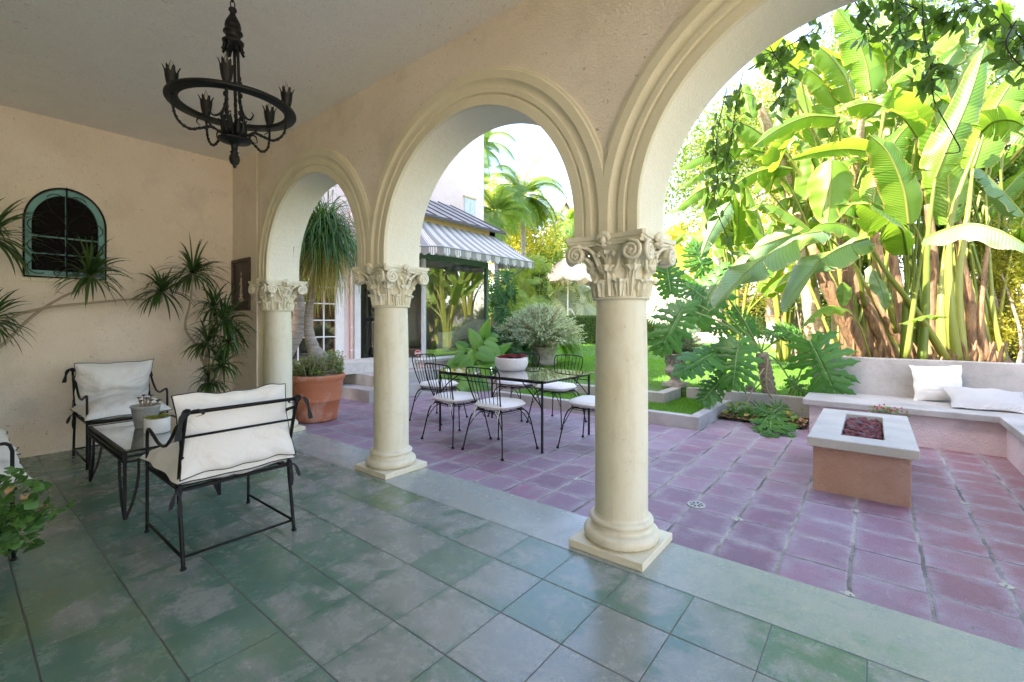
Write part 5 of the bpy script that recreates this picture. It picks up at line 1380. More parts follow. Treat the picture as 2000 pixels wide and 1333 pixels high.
banana_plant('leaning banana trunk wrapped in torn brown sheaths with drooping grey-green leaves', tuple(P(1660,712,6.9)), [
    ([(1608,452,6.5),(1560,462,6.2),(1490,505,5.95),(1435,555,5.8),(1383,612,5.7)], .27, dict(fold=.42, tear=.22, mat='banana_blue')),
    ([(1695,466,6.3),(1655,478,6.15),(1604,508,6.0),(1560,560,5.9),(1522,622,5.85)], .26, dict(fold=.45, tear=.30, mat='banana_blue')),
    ([(1560,455,6.8),(1500,475,6.6),(1450,500,6.5),(1408,548,6.4)], .22, dict(fold=.4, tear=.2, mat='banana_blue')),
    ([(1622,312,7.0),(1622,350,6.9),(1620,395,6.9),(1615,445,6.9)], .34, dict(fold=.12, tear=.1, nrm=(.1,-1,.1))),
    ([(1646,552,6.3),(1648,575,6.2),(1644,602,6.2)], .11, dict(fold=.2, tear=.0, nrm=(0,-1,.2))),
    ([(1655,605,6.2),(1620,598,6.0),(1590,612,5.9),(1565,640,5.85)], .13, dict(fold=.5, tear=.1)),
    ([(1700,520,6.4),(1720,560,6.2),(1730,610,6.2)], .12, dict(fold=.3, tear=.1, mat='banana_blue')),
    ([(1600,470,7),(1560,430,7),(1500,400,7),(1455,412,7)], .18, dict(fold=.5, tear=.2)),
    ([(1690,470,6.9),(1650,440,6.8),(1600,440,6.7),(1560,475,6.6)], .22, dict(fold=.45, tear=.25)),
  ], [
    ([P(1700,712,6.9),P(1650,620,6.9),P(1610,545,6.9),P(1585,480,7.0)], (.20,.07), 1),
    ([P(1668,712,7.1),P(1652,620,7.1),P(1655,540,7.1),P(1640,450,7.2)], (.16,.06), 1),
    ([P(1740,712,6.8),P(1700,610,6.8),P(1668,540,6.9),P(1650,470,7.0)], (.12,.04), 1),
    ([P(1715,712,7.2),P(1708,600,7.2),P(1715,500,7.2),P(1700,420,7.3)], (.15,.05), 1),
    ([P(1770,712,7.3),P(1760,600,7.3),P(1745,500,7.3),P(1760,420,7.3)], (.13,.05), 1),
    ([P(1820,712,7.4),P(1815,600,7.4),P(1822,500,7.4),P(1812,400,7.4)], (.14,.06), 1),
    ([P(1900,712,7.4),P(1893,600,7.4),P(1880,520,7.4),P(1870,430,7.4)], (.13,.05), 1),
    ([P(1690,600,6.8),P(1670,520,6.6),P(1608,452,6.5)], (.04,.016), 0),
    ([P(1750,650,6.6),P(1725,560,6.4),P(1695,466,6.3)], (.04,.016), 0),
    ([P(1700,700,6.5),P(1680,640,6.4),P(1655,605,6.2)], (.02,.010), 0),
  ], None, 200, sheaths(46, 1640, 1760, 704, .42, 6.7, 2))
banana_plant('tall pale-trunked banana palm fanning its leaves at the upper middle of the garden', tuple(P(1590,690,9)), [
    ([(1669,196,7.6),(1650,150,7.5),(1620,108,7.4),(1588,84,7.4)], .27, dict(fold=.3, tear=.15, nrm=(.3,-1,.5))),
    ([(1641,202,7.8),(1615,165,7.7),(1585,140,7.7),(1558,128,7.7)], .25, dict(fold=.3, tear=.2, nrm=(.3,-1,.6))),
    ([(1792,268,7.2),(1765,232,7.1),(1730,210,7.0),(1690,202,7.0),(1645,214,7.0)], .33, dict(fold=.6, tear=.2)),
    ([(1640,230,7.2),(1580,228,7.1),(1520,252,7.0),(1462,294,6.9)], .22, dict(fold=.5, tear=.3)),
    ([(1707,298,6.9),(1650,292,6.8),(1590,300,6.75),(1538,315,6.7)], .20, dict(fold=.5, tear=.32)),
    ([(1490,264,8),(1460,245,8),(1412,232,8)], .28, dict(fold=.4, tear=.1, nrm=(.2,-1,.8))),
    ([(1467,235,8.4),(1460,200,8.4),(1452,160,8.4)], .17, dict(fold=.2, tear=.1, nrm=(0,-1,.1))),
    ([(1705,400,7.6),(1720,330,7.6),(1760,260,7.6),(1815,215,7.6)], .30, dict(fold=.3, tear=.2, nrm=(.1,-1,.3))),
    ([(1700,180,8),(1690,120,8),(1665,60,8),(1630,10,8)], .34, dict(fold=.2, tear=.2, nrm=(0,-1,.3))),
    ([(1730,200,8),(1745,130,8),(1740,60,8),(1750,-30,8)], .34, dict(fold=.2, tear=.25, nrm=(0,-1,.2))),
    ([(1790,210,8.2),(1815,140,8.2),(1850,80,8.2),(1900,30,8.2)], .34, dict(fold=.2, tear=.25, nrm=(0,-1,.3))),
    ([(1548,330,8),(1500,330,8),(1450,350,8),(1410,390,8)], .22, dict(fold=.5, tear=.3)),
    ([(1500,300,8.4),(1440,290,8.4),(1370,305,8.4),(1315,340,8.4)], .22, dict(fold=.5, tear=.3)),
    ([(1400,360,8),(1370,370,8),(1340,392,8),(1312,420,8)], .17, dict(fold=.4, tear=.2)),
    ([(1440,330,8.6),(1400,325,8.6),(1350,350,8.6),(1320,372,8.6)], .16, dict(fold=.4, tear=.2)),
    ([(1425,395,7.2),(1408,420,7.1),(1385,460,7.0),(1368,505,7.0)], .19, dict(fold=.2, tear=.6, mat='banana_blue', nrm=(.2,-1,.2))),
    ([(1500,420,8.6),(1530,390,8.6),(1560,395,8.6),(1590,430,8.6)], .22, dict(fold=.5, tear=.3)),
    ([(1560,380,8.8),(1540,320,8.8),(1500,280,8.8),(1440,262,8.8)], .26, dict(fold=.4, tear=.3)),
  ], [
    ([P(1600,700,9),P(1580,560,9),P(1552,400,9),P(1515,290,8.8),P(1480,200,8.6)], (.22,.10), 2),
    ([P(1640,700,9.2),P(1640,520,9.2),P(1670,330,8.6),P(1690,190,8)], (.18,.05), 2),
    ([P(1590,560,8.8),P(1575,420,8.4),P(1640,230,7.2)], (.06,.02), 0),
    ([P(1700,600,8),P(1760,420,7.6),P(1792,268,7.2)], (.07,.02), 0),
    ([P(1560,480,8.6),P(1570,360,8.4),P(1500,260,8.2)], (.06,.02), 0),
    ([P(1730,560,8.6),P(1740,380,8.2),P(1790,210,8.2)], (.08,.03), 0),
    ([P(1660,560,8.6),P(1700,380,8.2),P(1730,200,8)], (.08,.03), 0),
  ], None, 300)
def extra_leaves(label, base, n, box, dd, seed, w=(.20,.32)):
    rd = random.Random(seed); L = []; S_ = []; b0 = P(*base)
    for i in range(n):
        px, py = rd.uniform(box[0],box[2]), rd.uniform(box[1],box[3]); d = rd.uniform(*dd); p1 = P(px, py, d)
        root = P(base[0]+rd.uniform(-90,90), 700, base[2]+rd.uniform(-.3,.3)); a = rd.uniform(-1,1); ln = rd.uniform(.8,1.5)
        up = rd.uniform(-.1,1.0); v = (RT*a+FW*rd.uniform(-.6,.3)+Vector((0,0,up))).normalized()
        p0 = p1-v*ln*.5+Vector((0,0,-.12)); p2 = p1+v*ln*.45; p3 = p2+v*ln*.35-Vector((0,0,ln*rd.uniform(.1,.45)))
        L.append(([p0,p1,p2,p3], rd.uniform(*w), dict(fold=rd.uniform(.2,.6), tear=rd.uniform(.2,.5), mat=rd.choice(('banana','banana','banana','banana_blue')))))
        S_.append(([root, (root+p0)/2+Vector((0,0,.4)), p0], (.036,.014), 0))
    return banana_plant(label, tuple(b0), L, S_, None, seed)
extra_leaves('broad dense banana stand filling the space between the pale trunk and the big clump', (1720,700,8.2), 26, (1480,60,1800,430), (7.8,9.2), 5000)
extra_leaves('dense banana stand on the right, its leaves overlapping the tall upright leaf', (1900,700,7.9), 20, (1780,20,2030,420), (7.4,8.8), 6000)
# scattered banana behind and at right, generated
def gen_banana(label, base_px, seed, nl, hz):
    rd = random.Random(seed); px, d = base_px; b0 = P(px, 700, d); b0.z = .35
    L = []; stem = []
    for i in range(nl):
        a = rd.uniform(0, 6.28); h = hz*rd.uniform(.55, 1.0); out = rd.uniform(.3, 1.4)
        p0 = b0+Vector((math.cos(a)*.25, math.sin(a)*.25, h*.6)); p1 = p0+Vector((math.cos(a)*out*.5, math.sin(a)*out*.5, h*.35))
        p2 = p1+Vector((math.cos(a)*out*.7, math.sin(a)*out*.7, .25*h)); p3 = p2+Vector((math.cos(a)*out*.9, math.sin(a)*out*.9, rd.uniform(-.2,.1)*h))
        L.append(([p0.lerp(p1,.6), p1, p2, p3], rd.uniform(.22,.34), dict(fold=.4, tear=.3)))
        stem.append(([b0+Vector((math.cos(a)*.1,math.sin(a)*.1,0)), b0.lerp(p0,.5), p0, p0.lerp(p1,.6)], (.08,.02), 0))
    return banana_plant(label, tuple(b0), L, stem, None, seed)
gen_banana('banana plant at the far right of the garden, leaves reaching over the frame edge', (1990, 8.3), 400, 13, 3.6)
gen_banana('banana plant rising behind the big clump against the upper right trees', (1800, 9.3), 450, 14, 5.0)
gen_banana('banana plant filling the middle of the row behind the pale trunk', (1640, 10.3), 520, 16, 4.6)
gen_banana('banana plant behind the tall upright leaf, crowding the back of the bed', (1900, 10.4), 560, 16, 4.4)
gen_banana('leafy banana plant left of the pale trunk, beyond the lawn', (1530, 11.5), 600, 14, 4.4)
gen_banana('small banana plant at the left end of the row, beyond the philodendron', (1440, 10.5), 480, 11, 3.4)

# split-leaf philodendron
def selloum(mb, base, tip, w, seed, nrm=None, lobes=7, mi=0):
    rd = random.Random(seed); base, tip = Vector(base), Vector(tip); L = (tip-base).length
    d = (tip-base).normalized(); nn = Vector(nrm) if nrm else ((Vector((0,0,1.35))-base).normalized()*.9+Vector((0,0,.6)))
    s = d.cross(nn).normalized(); n = s.cross(d).normalized()
    def pt(x, y, z=0):
        return base+d*(y*L)+s*x+n*(z-.10*L*(y*y)-.22*abs(x)**1.5)
    rib = [pt(0, y) for y in [k/14 for k in range(-1, 15)]]
    wi = .13*w
    def inner(y): return w*.20*max(.15, math.sin(min(1, max(0,(y+.15)/1.1))*math.pi*.85+.25))
    # central web
    for sg in (-1,1):
        vs = []
        for k in range(15):
            y = -.06+k/14*1.02; vs += [pt(0,y,0), pt(sg*inner(y)*.5, y+.01, .012), pt(sg*inner(y), y+.02, .006)]
        mb.add(vs, [(3*k+c_, 3*k+c_+1, 3*k+4+c_, 3*k+3+c_) for k in range(14) for c_ in (0,1)], mi)
        for j in range(lobes+2):
            q = (j+.5)/(lobes+2); y0 = -.05+q*.95
            ang = R(150)-q*R(125)+R(rd.uniform(-5,5))     # from pointing back to pointing forward
            ln = w*(.62+.55*math.sin(min(1,q*1.15)*math.pi)**.8)*(1.0 if q < .85 else .72)*rd.uniform(.78,1.15)
            hw = L*.058*(1.15-.25*q)*rd.uniform(.8,1.2); segs = 7; zj = rd.uniform(-.02,.03); vs = []
            bend = rd.uniform(-.6,.3)
            X, Y = sg*inner(y0)*.35, y0*L; a = ang
            for k in range(segs+1):
                t = k/segs
                dx, dy = math.sin(a)*sg, math.cos(a)
                prof_ = (1.0 if t < .3 else 1)*(.72+.55*math.sin(t*2.6))*(1-t**3)
                tooth = 1+.34*(1 if k % 2 else -1)*(t > .2)
                hh = hw*prof_*tooth+.0015
                px_, py_ = -dy*sg, dx*sg
                vs += [pt(X+px_*hh, (Y+py_*hh)/L, zj-.05*t*ln), pt(X, Y/L, zj+.010-.05*t*ln), pt(X-px_*hh, (Y-py_*hh)/L, zj-.05*t*ln)]
                X += dx*ln/segs; Y += dy*ln/segs; a += bend/segs-.35/segs*(1 if ang > 1.2 else .3)
            mb.add(vs, [(3*k+c_, 3*k+c_+1, 3*k+4+c_, 3*k+3+c_) for k in range(segs) for c_ in (0,1)], mi)
            mb.tube([pt(sg*.004, y0-.01, .006), vs[3*2+1]+n*.004, vs[3*5+1]+n*.003], [.0032,.0022,.001], 4, mi+1)
    mb.tube([p+n*.005 for p in rib], [.008-.0055*i/15 for i in range(16)], 5, mi+1)
pb = P(1505,800,6.8); pb.z = .02
phl = empty('philodendron', pb, 'large split-leaf philodendron with ringed trunk arching over the low concrete kerbs', 'plant')
m = MB(); rd = random.Random(7)
for pts, r0, r1 in (([P(1507,812,6.75),P(1500,750,6.75),P(1488,690,6.75)], .105, .085), ([P(1475,806,6.9),P(1468,780,6.9),P(1464,752,6.9)], .085, .06)):
    pp = catmull(pts, 11); m.tube([p-pb for p in pp], [(r0+(r1-r0)*i/len(pp))*(1.08 if i % 2 else .93) for i in range(len(pp))], 14)
    for i in range(90):
        p = pp[rd.randrange(len(pp)-1)]-pb; a = rd.uniform(0,6.28); rr = (r0+r1)/2*1.0
        m.ball(p+Vector((math.cos(a)*rr,math.sin(a)*rr,rd.uniform(-.02,.02))), .016, 6, sc=(1,1,.5))
m.build('trunk', M['bark'], phl)
m = MB()
for pts in ([P(1492,720,6.55),P(1480,740,6.5),P(1462,780,6.5),P(1462,795,6.4),P(1495,798,6.4)], [P(1500,700,6.6),P(1498,760,6.55),P(1530,800,6.5)], [P(1475,760,6.7),P(1500,740,6.5),P(1515,770,6.5)], [P(1400,822,6.4),P(1412,806,6.5),P(1430,800,6.6)]):
    m.tube([p-pb for p in catmull(pts, 6)], .011, 6)
m.build('aerial_root', M['stem'], phl)
top1 = P(1487,688,6.75); top2 = P(1464,750,6.9); bot = P(1535,800,6.6)
PL = [((1441,672,6.3),(1431,760,6.0),.30,top1,1), ((1585,672,6.1),(1640,782,5.85),.36,bot,1), ((1334,602,6.1),(1283,692,5.9),.30,top1,1),
      ((1366,622,6.5),(1424,505,6.6),.30,top1,0), ((1411,682,6.5),(1312,728,6.2),.27,top1,1), ((1416,736,6.4),(1366,786,6.2),.22,top2,1),
      ((1566,662,6.5),(1517,632,6.5),.20,top1,1), ((1505,655,6.7),(1555,640,6.6),.20,top1,0),
      ((1470,655,6.9),(1430,600,7.0),.22,top1,0), ((1545,745,6.7),(1575,772,6.6),.16,top1,1), ((1430,640,6.9),(1380,640,6.8),.22,top1,1), ((1400,560,6.9),(1440,520,7.0),.22,top1,0), ((1375,530,7.0),(1350,470,7.0),.22,top1,0), ((1310,570,6.3),(1300,500,6.4),.22,top1,0), ((1345,560,6.7),(1390,590,6.5),.22,top1,1)]
pe = MB()
for i, (a, c, w, tp_, f_) in enumerate(PL):
    a_, c_ = P(*a), P(*c); mid = (tp_+a_)/2+Vector((0,0,.10 if tp_ is not bot else .0))
    pe.tube([p-pb for p in catmull([tp_, mid, a_], 8)], .011, 6)
    lf = MB(); selloum(lf, a_-pb, c_-pb, w, i+3, nrm=tuple(((Vector((0,0,1.35))-a_).normalized()*.8+Vector((0,0,.9 if i != 1 else .35)))))
    lf.build('leaf', [M['philo'], M['philo_rib']], phl)
pe.build('petioles', M['philo_rib'], phl)
# small plants in the bed
sp = P(1508,826,6.03); sp.z = 0
q = empty('philodendron', sp, 'small young split-leaf philodendron spreading on the tiles beside the fire pit', 'plant')
for i, (a, c) in enumerate((((1503,812,5.95),(1478,838,5.5)), ((1508,815,5.9),(1500,856,5.15)), ((1514,813,5.9),(1545,848,5.25)), ((1510,806,6.0),(1532,788,6.0)), ((1500,806,6.0),(1476,794,6.0)))):
    m = MB(); selloum(m, P(*a)-sp, P(*c)-sp, .15, i+60, nrm=(0,-.9,1), lobes=5); m.build('leaf', [M['philo'], M['philo_rib']], q)
m = MB(); m.tube([Vector((0,0,0)), P(1508,810,5.95)-sp], .02, 6); m.tube([Vector((0,-.1,.01)), Vector((.06,-.38,.03))], .015, 6); m.build('stem', M['dead'], q)
m = MB(); sm = MB(); rd = random.Random(31); gc = P(1450,812,6.6); gc.z = .03
for i in range(150):
    x, y = rd.uniform(-1.62,-.75), rd.uniform(6.72,7.3); 
    if x > -1.15 and rd.random() < .6: continue
    z = rd.uniform(.06,.20); p = Vector((x,y,z))-gc; sm.tube([Vector((x,y,.02))-gc, p], .0025, 4)
    lobed_leaf(m, p, (rd.gauss(0,.4), rd.gauss(-.3,.4), 1), (rd.uniform(-1,1),rd.uniform(-1,1),0), rd.uniform(.022,.05), i, 1 if rd.random() < .2 else 0, 3)
gcv = empty('ground_ivy', gc, 'low round-leaved green plants on the soil under the philodendron', 'plant'); m.build('foliage', [M['ear'], M['suc_green']], gcv); sm.build('stem', M['ear'], gcv)

# urn with rosemary-like shrub
ub = Vector((-2.60,7.66,.276))
MBu = MB().box((-2.82,7.44,.10),(-2.38,7.88,.2755)); 
u = empty('stone_urn', ub, 'weathered carved stone urn on the kerb corner right of the big column', 'urn')
m = MB(); m.box((-.17,-.17,0),(.17,.17,.055)); m.lathe([(.15,.056),(.10,.085),(.075,.12),(.085,.145),(.13,.175),(.165,.22),(.175,.265),(.168,.29),(.150,.30),(.138,.36),(.145,.43),(.175,.49),(.205,.515),(.215,.53),(.205,.545),(.18,.54),(.17,.50),(.02,.49)], n=36, wob=.03)
for i in range(16):
    a = i*math.pi/8; m.ball((math.cos(a)*.150, math.sin(a)*.150, .40+.03*(i%2)), .026, 7, sc=(1,1,1.5), wob=.5, seed=i)
m.build('body', M['urn'], u, smooth='auto', ang=50)
def twig_shrub(name, label, c, r, h, n, mat, seed, cat='shrub', ln=.035, wleaf=.006, up=.6, base=0):
    c = Vector(c); t = empty(name, c, label, cat); m = MB(); st = MB(); rd = random.Random(seed)
    for i in range(n):
        a = rd.uniform(0,6.283); el = rd.uniform(.1,1.5); l = rd.uniform(.55,1.1)
        e = Vector((math.cos(a)*math.cos(el)*r*l, math.sin(a)*math.cos(el)*r*l, base+math.sin(el)*h*l))
        pp = catmull([(0,0,0), e*.5+Vector((0,0,h*.18*up)), e+Vector((rd.gauss(0,.03),rd.gauss(0,.03),0))*r*2], 5)
        if i % 3 == 0: st.tube(pp, .004*r*3, 4, cap=False)
        for k in range(14):
            q = .3+.7*k/13; j = min(int(q*(len(pp)-1)), len(pp)-2); p = pp[j].lerp(pp[j+1], q*(len(pp)-1)-j); d = (pp[j+1]-pp[j]).normalized()
            for _ in range(2):
                v = (d*.8+Vector((rd.gauss(0,.5),rd.gauss(0,.5),rd.gauss(0,.5)))).normalized()*ln*rd.uniform(.6,1.3); s = v.cross(Vector((rd.gauss(0,1),rd.gauss(0,1),rd.gauss(0,1)))).normalized()*wleaf
                m.add([p-s, p+s, p+v], [(0,1,2)])
    st.build('branches', M['stem'], t); m.build('foliage', mat, t, smooth=False); return t
twig_shrub('rosemary_shrub', 'wispy grey-green shrub growing out of the weathered stone urn', ub+Vector((0,0,.50)), .52, .50, 420, M['olive'], 5, ln=.05, wleaf=.0055, base=.02)

# pot of silvery shrub, broad-leaved plants and ferns beside the bay
dsp = 11.4; c = P(903,712,dsp)*1.0; 
c = P(1062,714,dsp); c.z = .232
spot = empty('stone_pot', c, 'round mossy stone pot on the lawn holding a silvery shrub', 'plant pot')
MB().lathe([(.20,0),(.29,.03),(.32,.10),(.30,.16),(.27,.20),(.28,.40),(.33,.47),(.33,.50),(.28,.49),(.02,.47)], n=32, wob=.04).build('pot', M['urn'], spot)
twig_shrub('silver_shrub', 'large billowing silvery grey-green shrub behind the dining table', c+Vector((-.1,0,.48)), 1.08, 1.0, 2300, M['silver'], 8, ln=.075, wleaf=.014, base=.0)
def ear_leaf(mb, a, tip, w, seed):
    a, tip = Vector(a), Vector(tip); d = tip-a; L = d.length; d.normalize(); nn = Vector((.62,-.74,.45)); s = d.cross(nn).normalized(); n = s.cross(d)
    outl = [(-.12,.30),(-.17,.55),(-.05,.80),(.15,.95),(.4,.92),(.65,.68),(.85,.35),(1,0)]
    for sg in (-1,1):
        vs = []
        for y, x in [(-.0,0)]+outl:
            k = x*w*sg
            vs += [a+d*max(0,y)*L-n*.10*L*y*y, a+d*(y*L)+s*k*.5+n*(.02*L-.1*L*y*y), a+d*(y*L)+s*k-n*(.03*L+.1*L*y*y)]
        mb.add(vs, [(3*k+c_, 3*k+c_+1, 3*k+4+c_, 3*k+3+c_) for k in range(len(outl)) for c_ in (0,1)])
eb = P(930,735,9.6); eb.z = .1
t = empty('elephant_ear', eb, 'clump of broad bright green heart-shaped leaves beyond the glass table', 'plant'); st = MB(); m = MB()
for i, (a, c2, w) in enumerate((((934,674,9.4),(921,650,9.2),.13),((945,655,9.6),(952,632,9.5),.12),((950,676,9.3),(975,688,9.2),.15),((968,690,9.3),(990,676,9.4),.10),((938,688,9.2),(962,700,9.0),.15),((925,690,9.3),(921,706,9.2),.12),((905,694,9.2),(890,706,9.0),.12),((915,708,9.0),(900,722,8.9),.12),((950,710,9.2),(975,716,9.1),.12),((890,708,9.2),(872,722,9.0),.12),((930,726,9.0),(915,740,8.9),.12),((960,725,9.2),(980,735,9.1),.12),((880,742,9),(868,756,8.9),.12),((900,748,8.9),(915,762,8.9),.13),((925,748,8.9),(945,760,8.9),.12),((895,725,9),(880,738,9),.11),((955,700,9.5),(935,690,9.4),.12),((972,705,9.6),(995,715,9.5),.13),((910,680,9.7),(895,672,9.6),.11),((982,720,9.5),(1000,735,9.4),.12),((940,745,9),(955,765,8.9),.12),((870,735,9.1),(852,745,9),.11),((965,745,9.2),(985,755,9.1),.12),((925,760,8.8),(930,778,8.7),.12),((905,765,8.8),(890,775,8.7),.11))):
    a0, a1 = P(*a)-eb, P(c2[0],c2[1],a[2]-.06)-eb; ear_leaf(m, a0-(a1-a0)*.10, a1+(a1-a0)*.40, w*1.08, i); ear_leaf(m, a0+Vector((rd.uniform(-.2,.2),rd.uniform(-.1,.25),rd.uniform(-.28,-.05))), a1+Vector((rd.uniform(-.3,.3),rd.uniform(-.1,.25),rd.uniform(-.34,-.12))), w*.95, i)
    st.tube(catmull([(0,0,0), (P(*a)-eb)*.6+Vector((0,0,.05)), P(*a)-eb], 5), .010, 5)
st.build('stalks', M['ear'], t); m.build('leaves', M['ear'], t)
def fern(mb, c, n, L, seed, mi=0, el0=.2, el1=1.3, wl=.05, nleaf=26, droop=.12, cone=None, lw=.25):
    rd = random.Random(seed); c = Vector(c)
    for i in range(n):
        a = rd.uniform(0,6.283) if cone is None else rd.uniform(*cone); el = rd.uniform(el0, el1); l = L*rd.uniform(.7,1.1)
        v = Vector((math.cos(a)*math.cos(el), math.sin(a)*math.cos(el), math.sin(el))); p = c.copy(); side0 = v.cross(Vector((0,0,1))).normalized(); pts = [p.copy()]; st_ = l/nleaf
        for k in range(nleaf):
            t = k/nleaf; s = v.cross(Vector((0,0,1))); s = s.normalized() if s.length > .05 else side0
            side0 = s
            w = wl*math.sin(min(1,t*1.05+.12)*math.pi)**.6
            if t > .12:
                for sg in (-1,1):
                    e = p+s*sg*w+v*w*.45-Vector((0,0,w*.35)); b_ = v*st_*lw*1.6
                    mb.add([p-b_, p+b_, e+b_*.35, e-b_*.2], [(0,1,2,3)], mi)
            v = (v-Vector((0,0,droop*(1+t)))).normalized(); p = p+v*st_; pts.append(p.copy())
        mb.tube(pts, l*.004+.002, 4, mi, cap=False)
fc = P(985,700,11); fc.z = .3
t = empty('fern', fc, 'dark green fern mass between the broad leaves and the silvery shrub', 'fern'); m = MB()
for i, (px, py, dd, ll) in enumerate(((940,690,10.8,1.0),(965,680,11,1.2),(1000,680,11.2,1.2),(985,700,10.6,1.0),(1020,690,11.2,1.0),(950,660,11.3,.9),(1010,650,11.6,.9),(930,660,11.2,.8))):
    fern(m, P(px,py,dd)-fc, 34, ll*.75, i, wl=.085, droop=.07, el0=.0)
m.build('fronds', M['fern'], t, smooth=False)
fc = P(1085,690,12.2); fc.z = .4
t = empty('fern', fc, 'bright green arching fern showing on the right side of the silvery shrub', 'fern'); m = MB(); fern(m, P(1085,665,12.2)-fc, 46, 1.1, 50, wl=.13, droop=.09, el0=-.1, nleaf=20); m.build('fronds', M['fern_bright'], t, smooth=False)

# hedges
def hedge(label, a, c, z0, z1, th, n, seed, name='clipped_hedge', mat='hedge', size=.07):
    a, c = Vector(a), Vector(c); a.z = c.z = 0; d = (c-a); L = d.length; d.normalize(); s = Vector((-d.y, d.x, 0)); o = (a+c)/2; t = empty(name, (o.x,o.y,z0), label, 'hedge')
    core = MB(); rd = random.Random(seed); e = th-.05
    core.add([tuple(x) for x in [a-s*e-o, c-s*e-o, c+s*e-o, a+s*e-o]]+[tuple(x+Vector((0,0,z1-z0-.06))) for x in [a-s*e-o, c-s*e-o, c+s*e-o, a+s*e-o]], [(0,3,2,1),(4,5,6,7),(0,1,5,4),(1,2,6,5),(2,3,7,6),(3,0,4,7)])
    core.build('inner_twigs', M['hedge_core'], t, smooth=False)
    m = MB()
    for i in range(n):
        f = rd.random(); u = rd.uniform(0, L)
        if f < .25: p = a+d*u+s*rd.uniform(-th,th); z = z1+rd.gauss(0,.018); nn = Vector((0,0,1))
        elif f < .93: p = a+d*u-s*(th+rd.gauss(0,.02)); z = rd.uniform(z0, z1); nn = -s
        else: p = (a if rd.random() < .5 else c)+s*rd.uniform(-th,th); z = rd.uniform(z0,z1); nn = d
        p = p-o+Vector((0,0,z-z0)); q = size*rd.uniform(.6,1.3)
        v = Vector((rd.gauss(0,1),rd.gauss(0,1),rd.gauss(0,1))); v = (v-nn*v.dot(nn)*.6).normalized()*q; w = v.cross(nn+Vector((rd.gauss(0,.5),)*3)).normalized()*q*.5
        m.add([p-v*.5, p+w*.5, p+v*.5, p-w*.5], [(0,1,2,3)])
    m.build('foliage', M[mat], t, smooth=False); return t
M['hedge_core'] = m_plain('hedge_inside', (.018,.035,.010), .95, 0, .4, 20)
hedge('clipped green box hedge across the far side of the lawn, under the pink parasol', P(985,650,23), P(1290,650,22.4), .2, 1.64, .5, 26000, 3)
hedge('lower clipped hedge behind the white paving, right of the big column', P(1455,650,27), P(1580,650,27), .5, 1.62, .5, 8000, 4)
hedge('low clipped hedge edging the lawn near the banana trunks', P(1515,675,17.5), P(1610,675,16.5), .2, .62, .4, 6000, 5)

# pool terrace, parasol, rails, bench, planter trough
te = MB(); o = P(1380,650,26); a_, b_ = P(1000,650,24.2), P(1800,650,22.8)
te.prism([(a_.x,a_.y),(b_.x,b_.y),(b_.x+FW.x*40,b_.y+FW.y*40),(a_.x+FW.x*40,a_.y+FW.y*40)], 'z', -.05, .58)
struct(te.build('pool_terrace', m_concrete('white_paving', (.78,.74,.68), (.66,.62,.56), 1.2), smooth=False))
pc = P(1109,617,24.5); pc.z = .58
ps = empty('parasol', pc, 'pale pink scalloped garden parasol on a white pole beyond the hedge', 'parasol')
MB().tube([(0,0,0),(0,0,4.0)], .035, 10).build('pole', M['white_paint'], ps)
m = MB(); NR = 8; H0 = P(1109,503,24.5).z-.58; H1 = P(1109,546,24.5).z-.58; RR = 1.55
def cap_(u, v):
    a = u*2*math.pi; k = abs(math.sin(a*NR/2)); r_ = RR*v*(1-.07*(1-k)*0-.05*k*v); sag = .10*k*v*(v)
    return (math.cos(a)*r_, math.sin(a)*r_, H0-(H0-H1)*(v**1.35)-sag*.6+.16*k*v*v-.08*(1-k)*v)
m.grid(cap_, 64, 10)
vs = []
for i in range(129):
    a = i/128*2*math.pi; x, y, z = cap_(i/128, 1); vs += [(x,y,z), (x*1.005,y*1.005,z-.12-.09*abs(math.sin(a*NR)))]
m.add(vs, [(2*i,2*i+1,2*i+3,2*i+2) for i in range(128)])
m.build('canopy', m_leaf('pale_pink_parasol_canvas', (.78,.66,.64), (.78,.66,.64), .2, .8, (.8,.62,.6)), ps)
m = MB()
for i in range(NR):
    a = i/NR*2*math.pi; x, y, z = cap_(i/NR, .97); m.tube([(0,0,H0-.15),(x,y,z-.02)], .012, 4); x2, y2, z2 = cap_(i/NR, .5); m.tube([(0,0,H1-.35),(x2,y2,z2-.02)], .010, 4)
m.build('ribs', M['white_paint'], ps)
MB().ball((0,0,H0+.06), .07, 8, sc=(1,1,2)).build('finial', M['white_paint'], ps)
for i, (pa, lb) in enumerate((((1086,1100), 'curved white pool handrail left of the parasol pole'), ((1108,1124), 'curved white pool handrail right of the parasol pole'))):
    z0 = P(0,632,24).z; m = MB(); b0 = P(pa[0],632,24)
    m.tube([p-b0 for p in catmull([P(pa[0],632,24), P(pa[0],612,24), P(pa[0]+3,605,24), P(pa[0]+8,606,24), P(pa[1],620,24.3), P(pa[1]+3,632,24.3)], 6)], .035, 8)
    tag(m.build('pool_handrail', M['white_paint'], loc=b0), lb, 'handrail', 'white pool handrails')
b0 = P(974,618,19); cb = empty('wooden_bench', b0, 'small red cedar bench seen beyond the right corner of the glazed bay', 'bench')
for nm, lo, hi in (('seat', (-.30,-.2,.0), (.30,.2,.06)), ('backrest', (-.30,.2,.06), (.30,.25,.34)), ('leg', (-.28,-.18,-1.1), (-.22,.18,-.001)), ('leg', (.22,-.18,-1.1), (.28,.18,-.001))): MB().box(lo, hi).build(nm, M['cedar'], cb, smooth=False, bevel=.01)
b0 = P(1516,628,26); tr = empty('planter_trough', b0, 'long terracotta trough planter standing beyond the lawn left of the bananas', 'planter')
m = MB(); m.box((-.52,-.2,-.0),(.52,.2,.28)).box((-.56,-.24,.28),(.56,.24,.36)); m.build('trough', M['terracotta'], tr, smooth=False, bevel=.01)
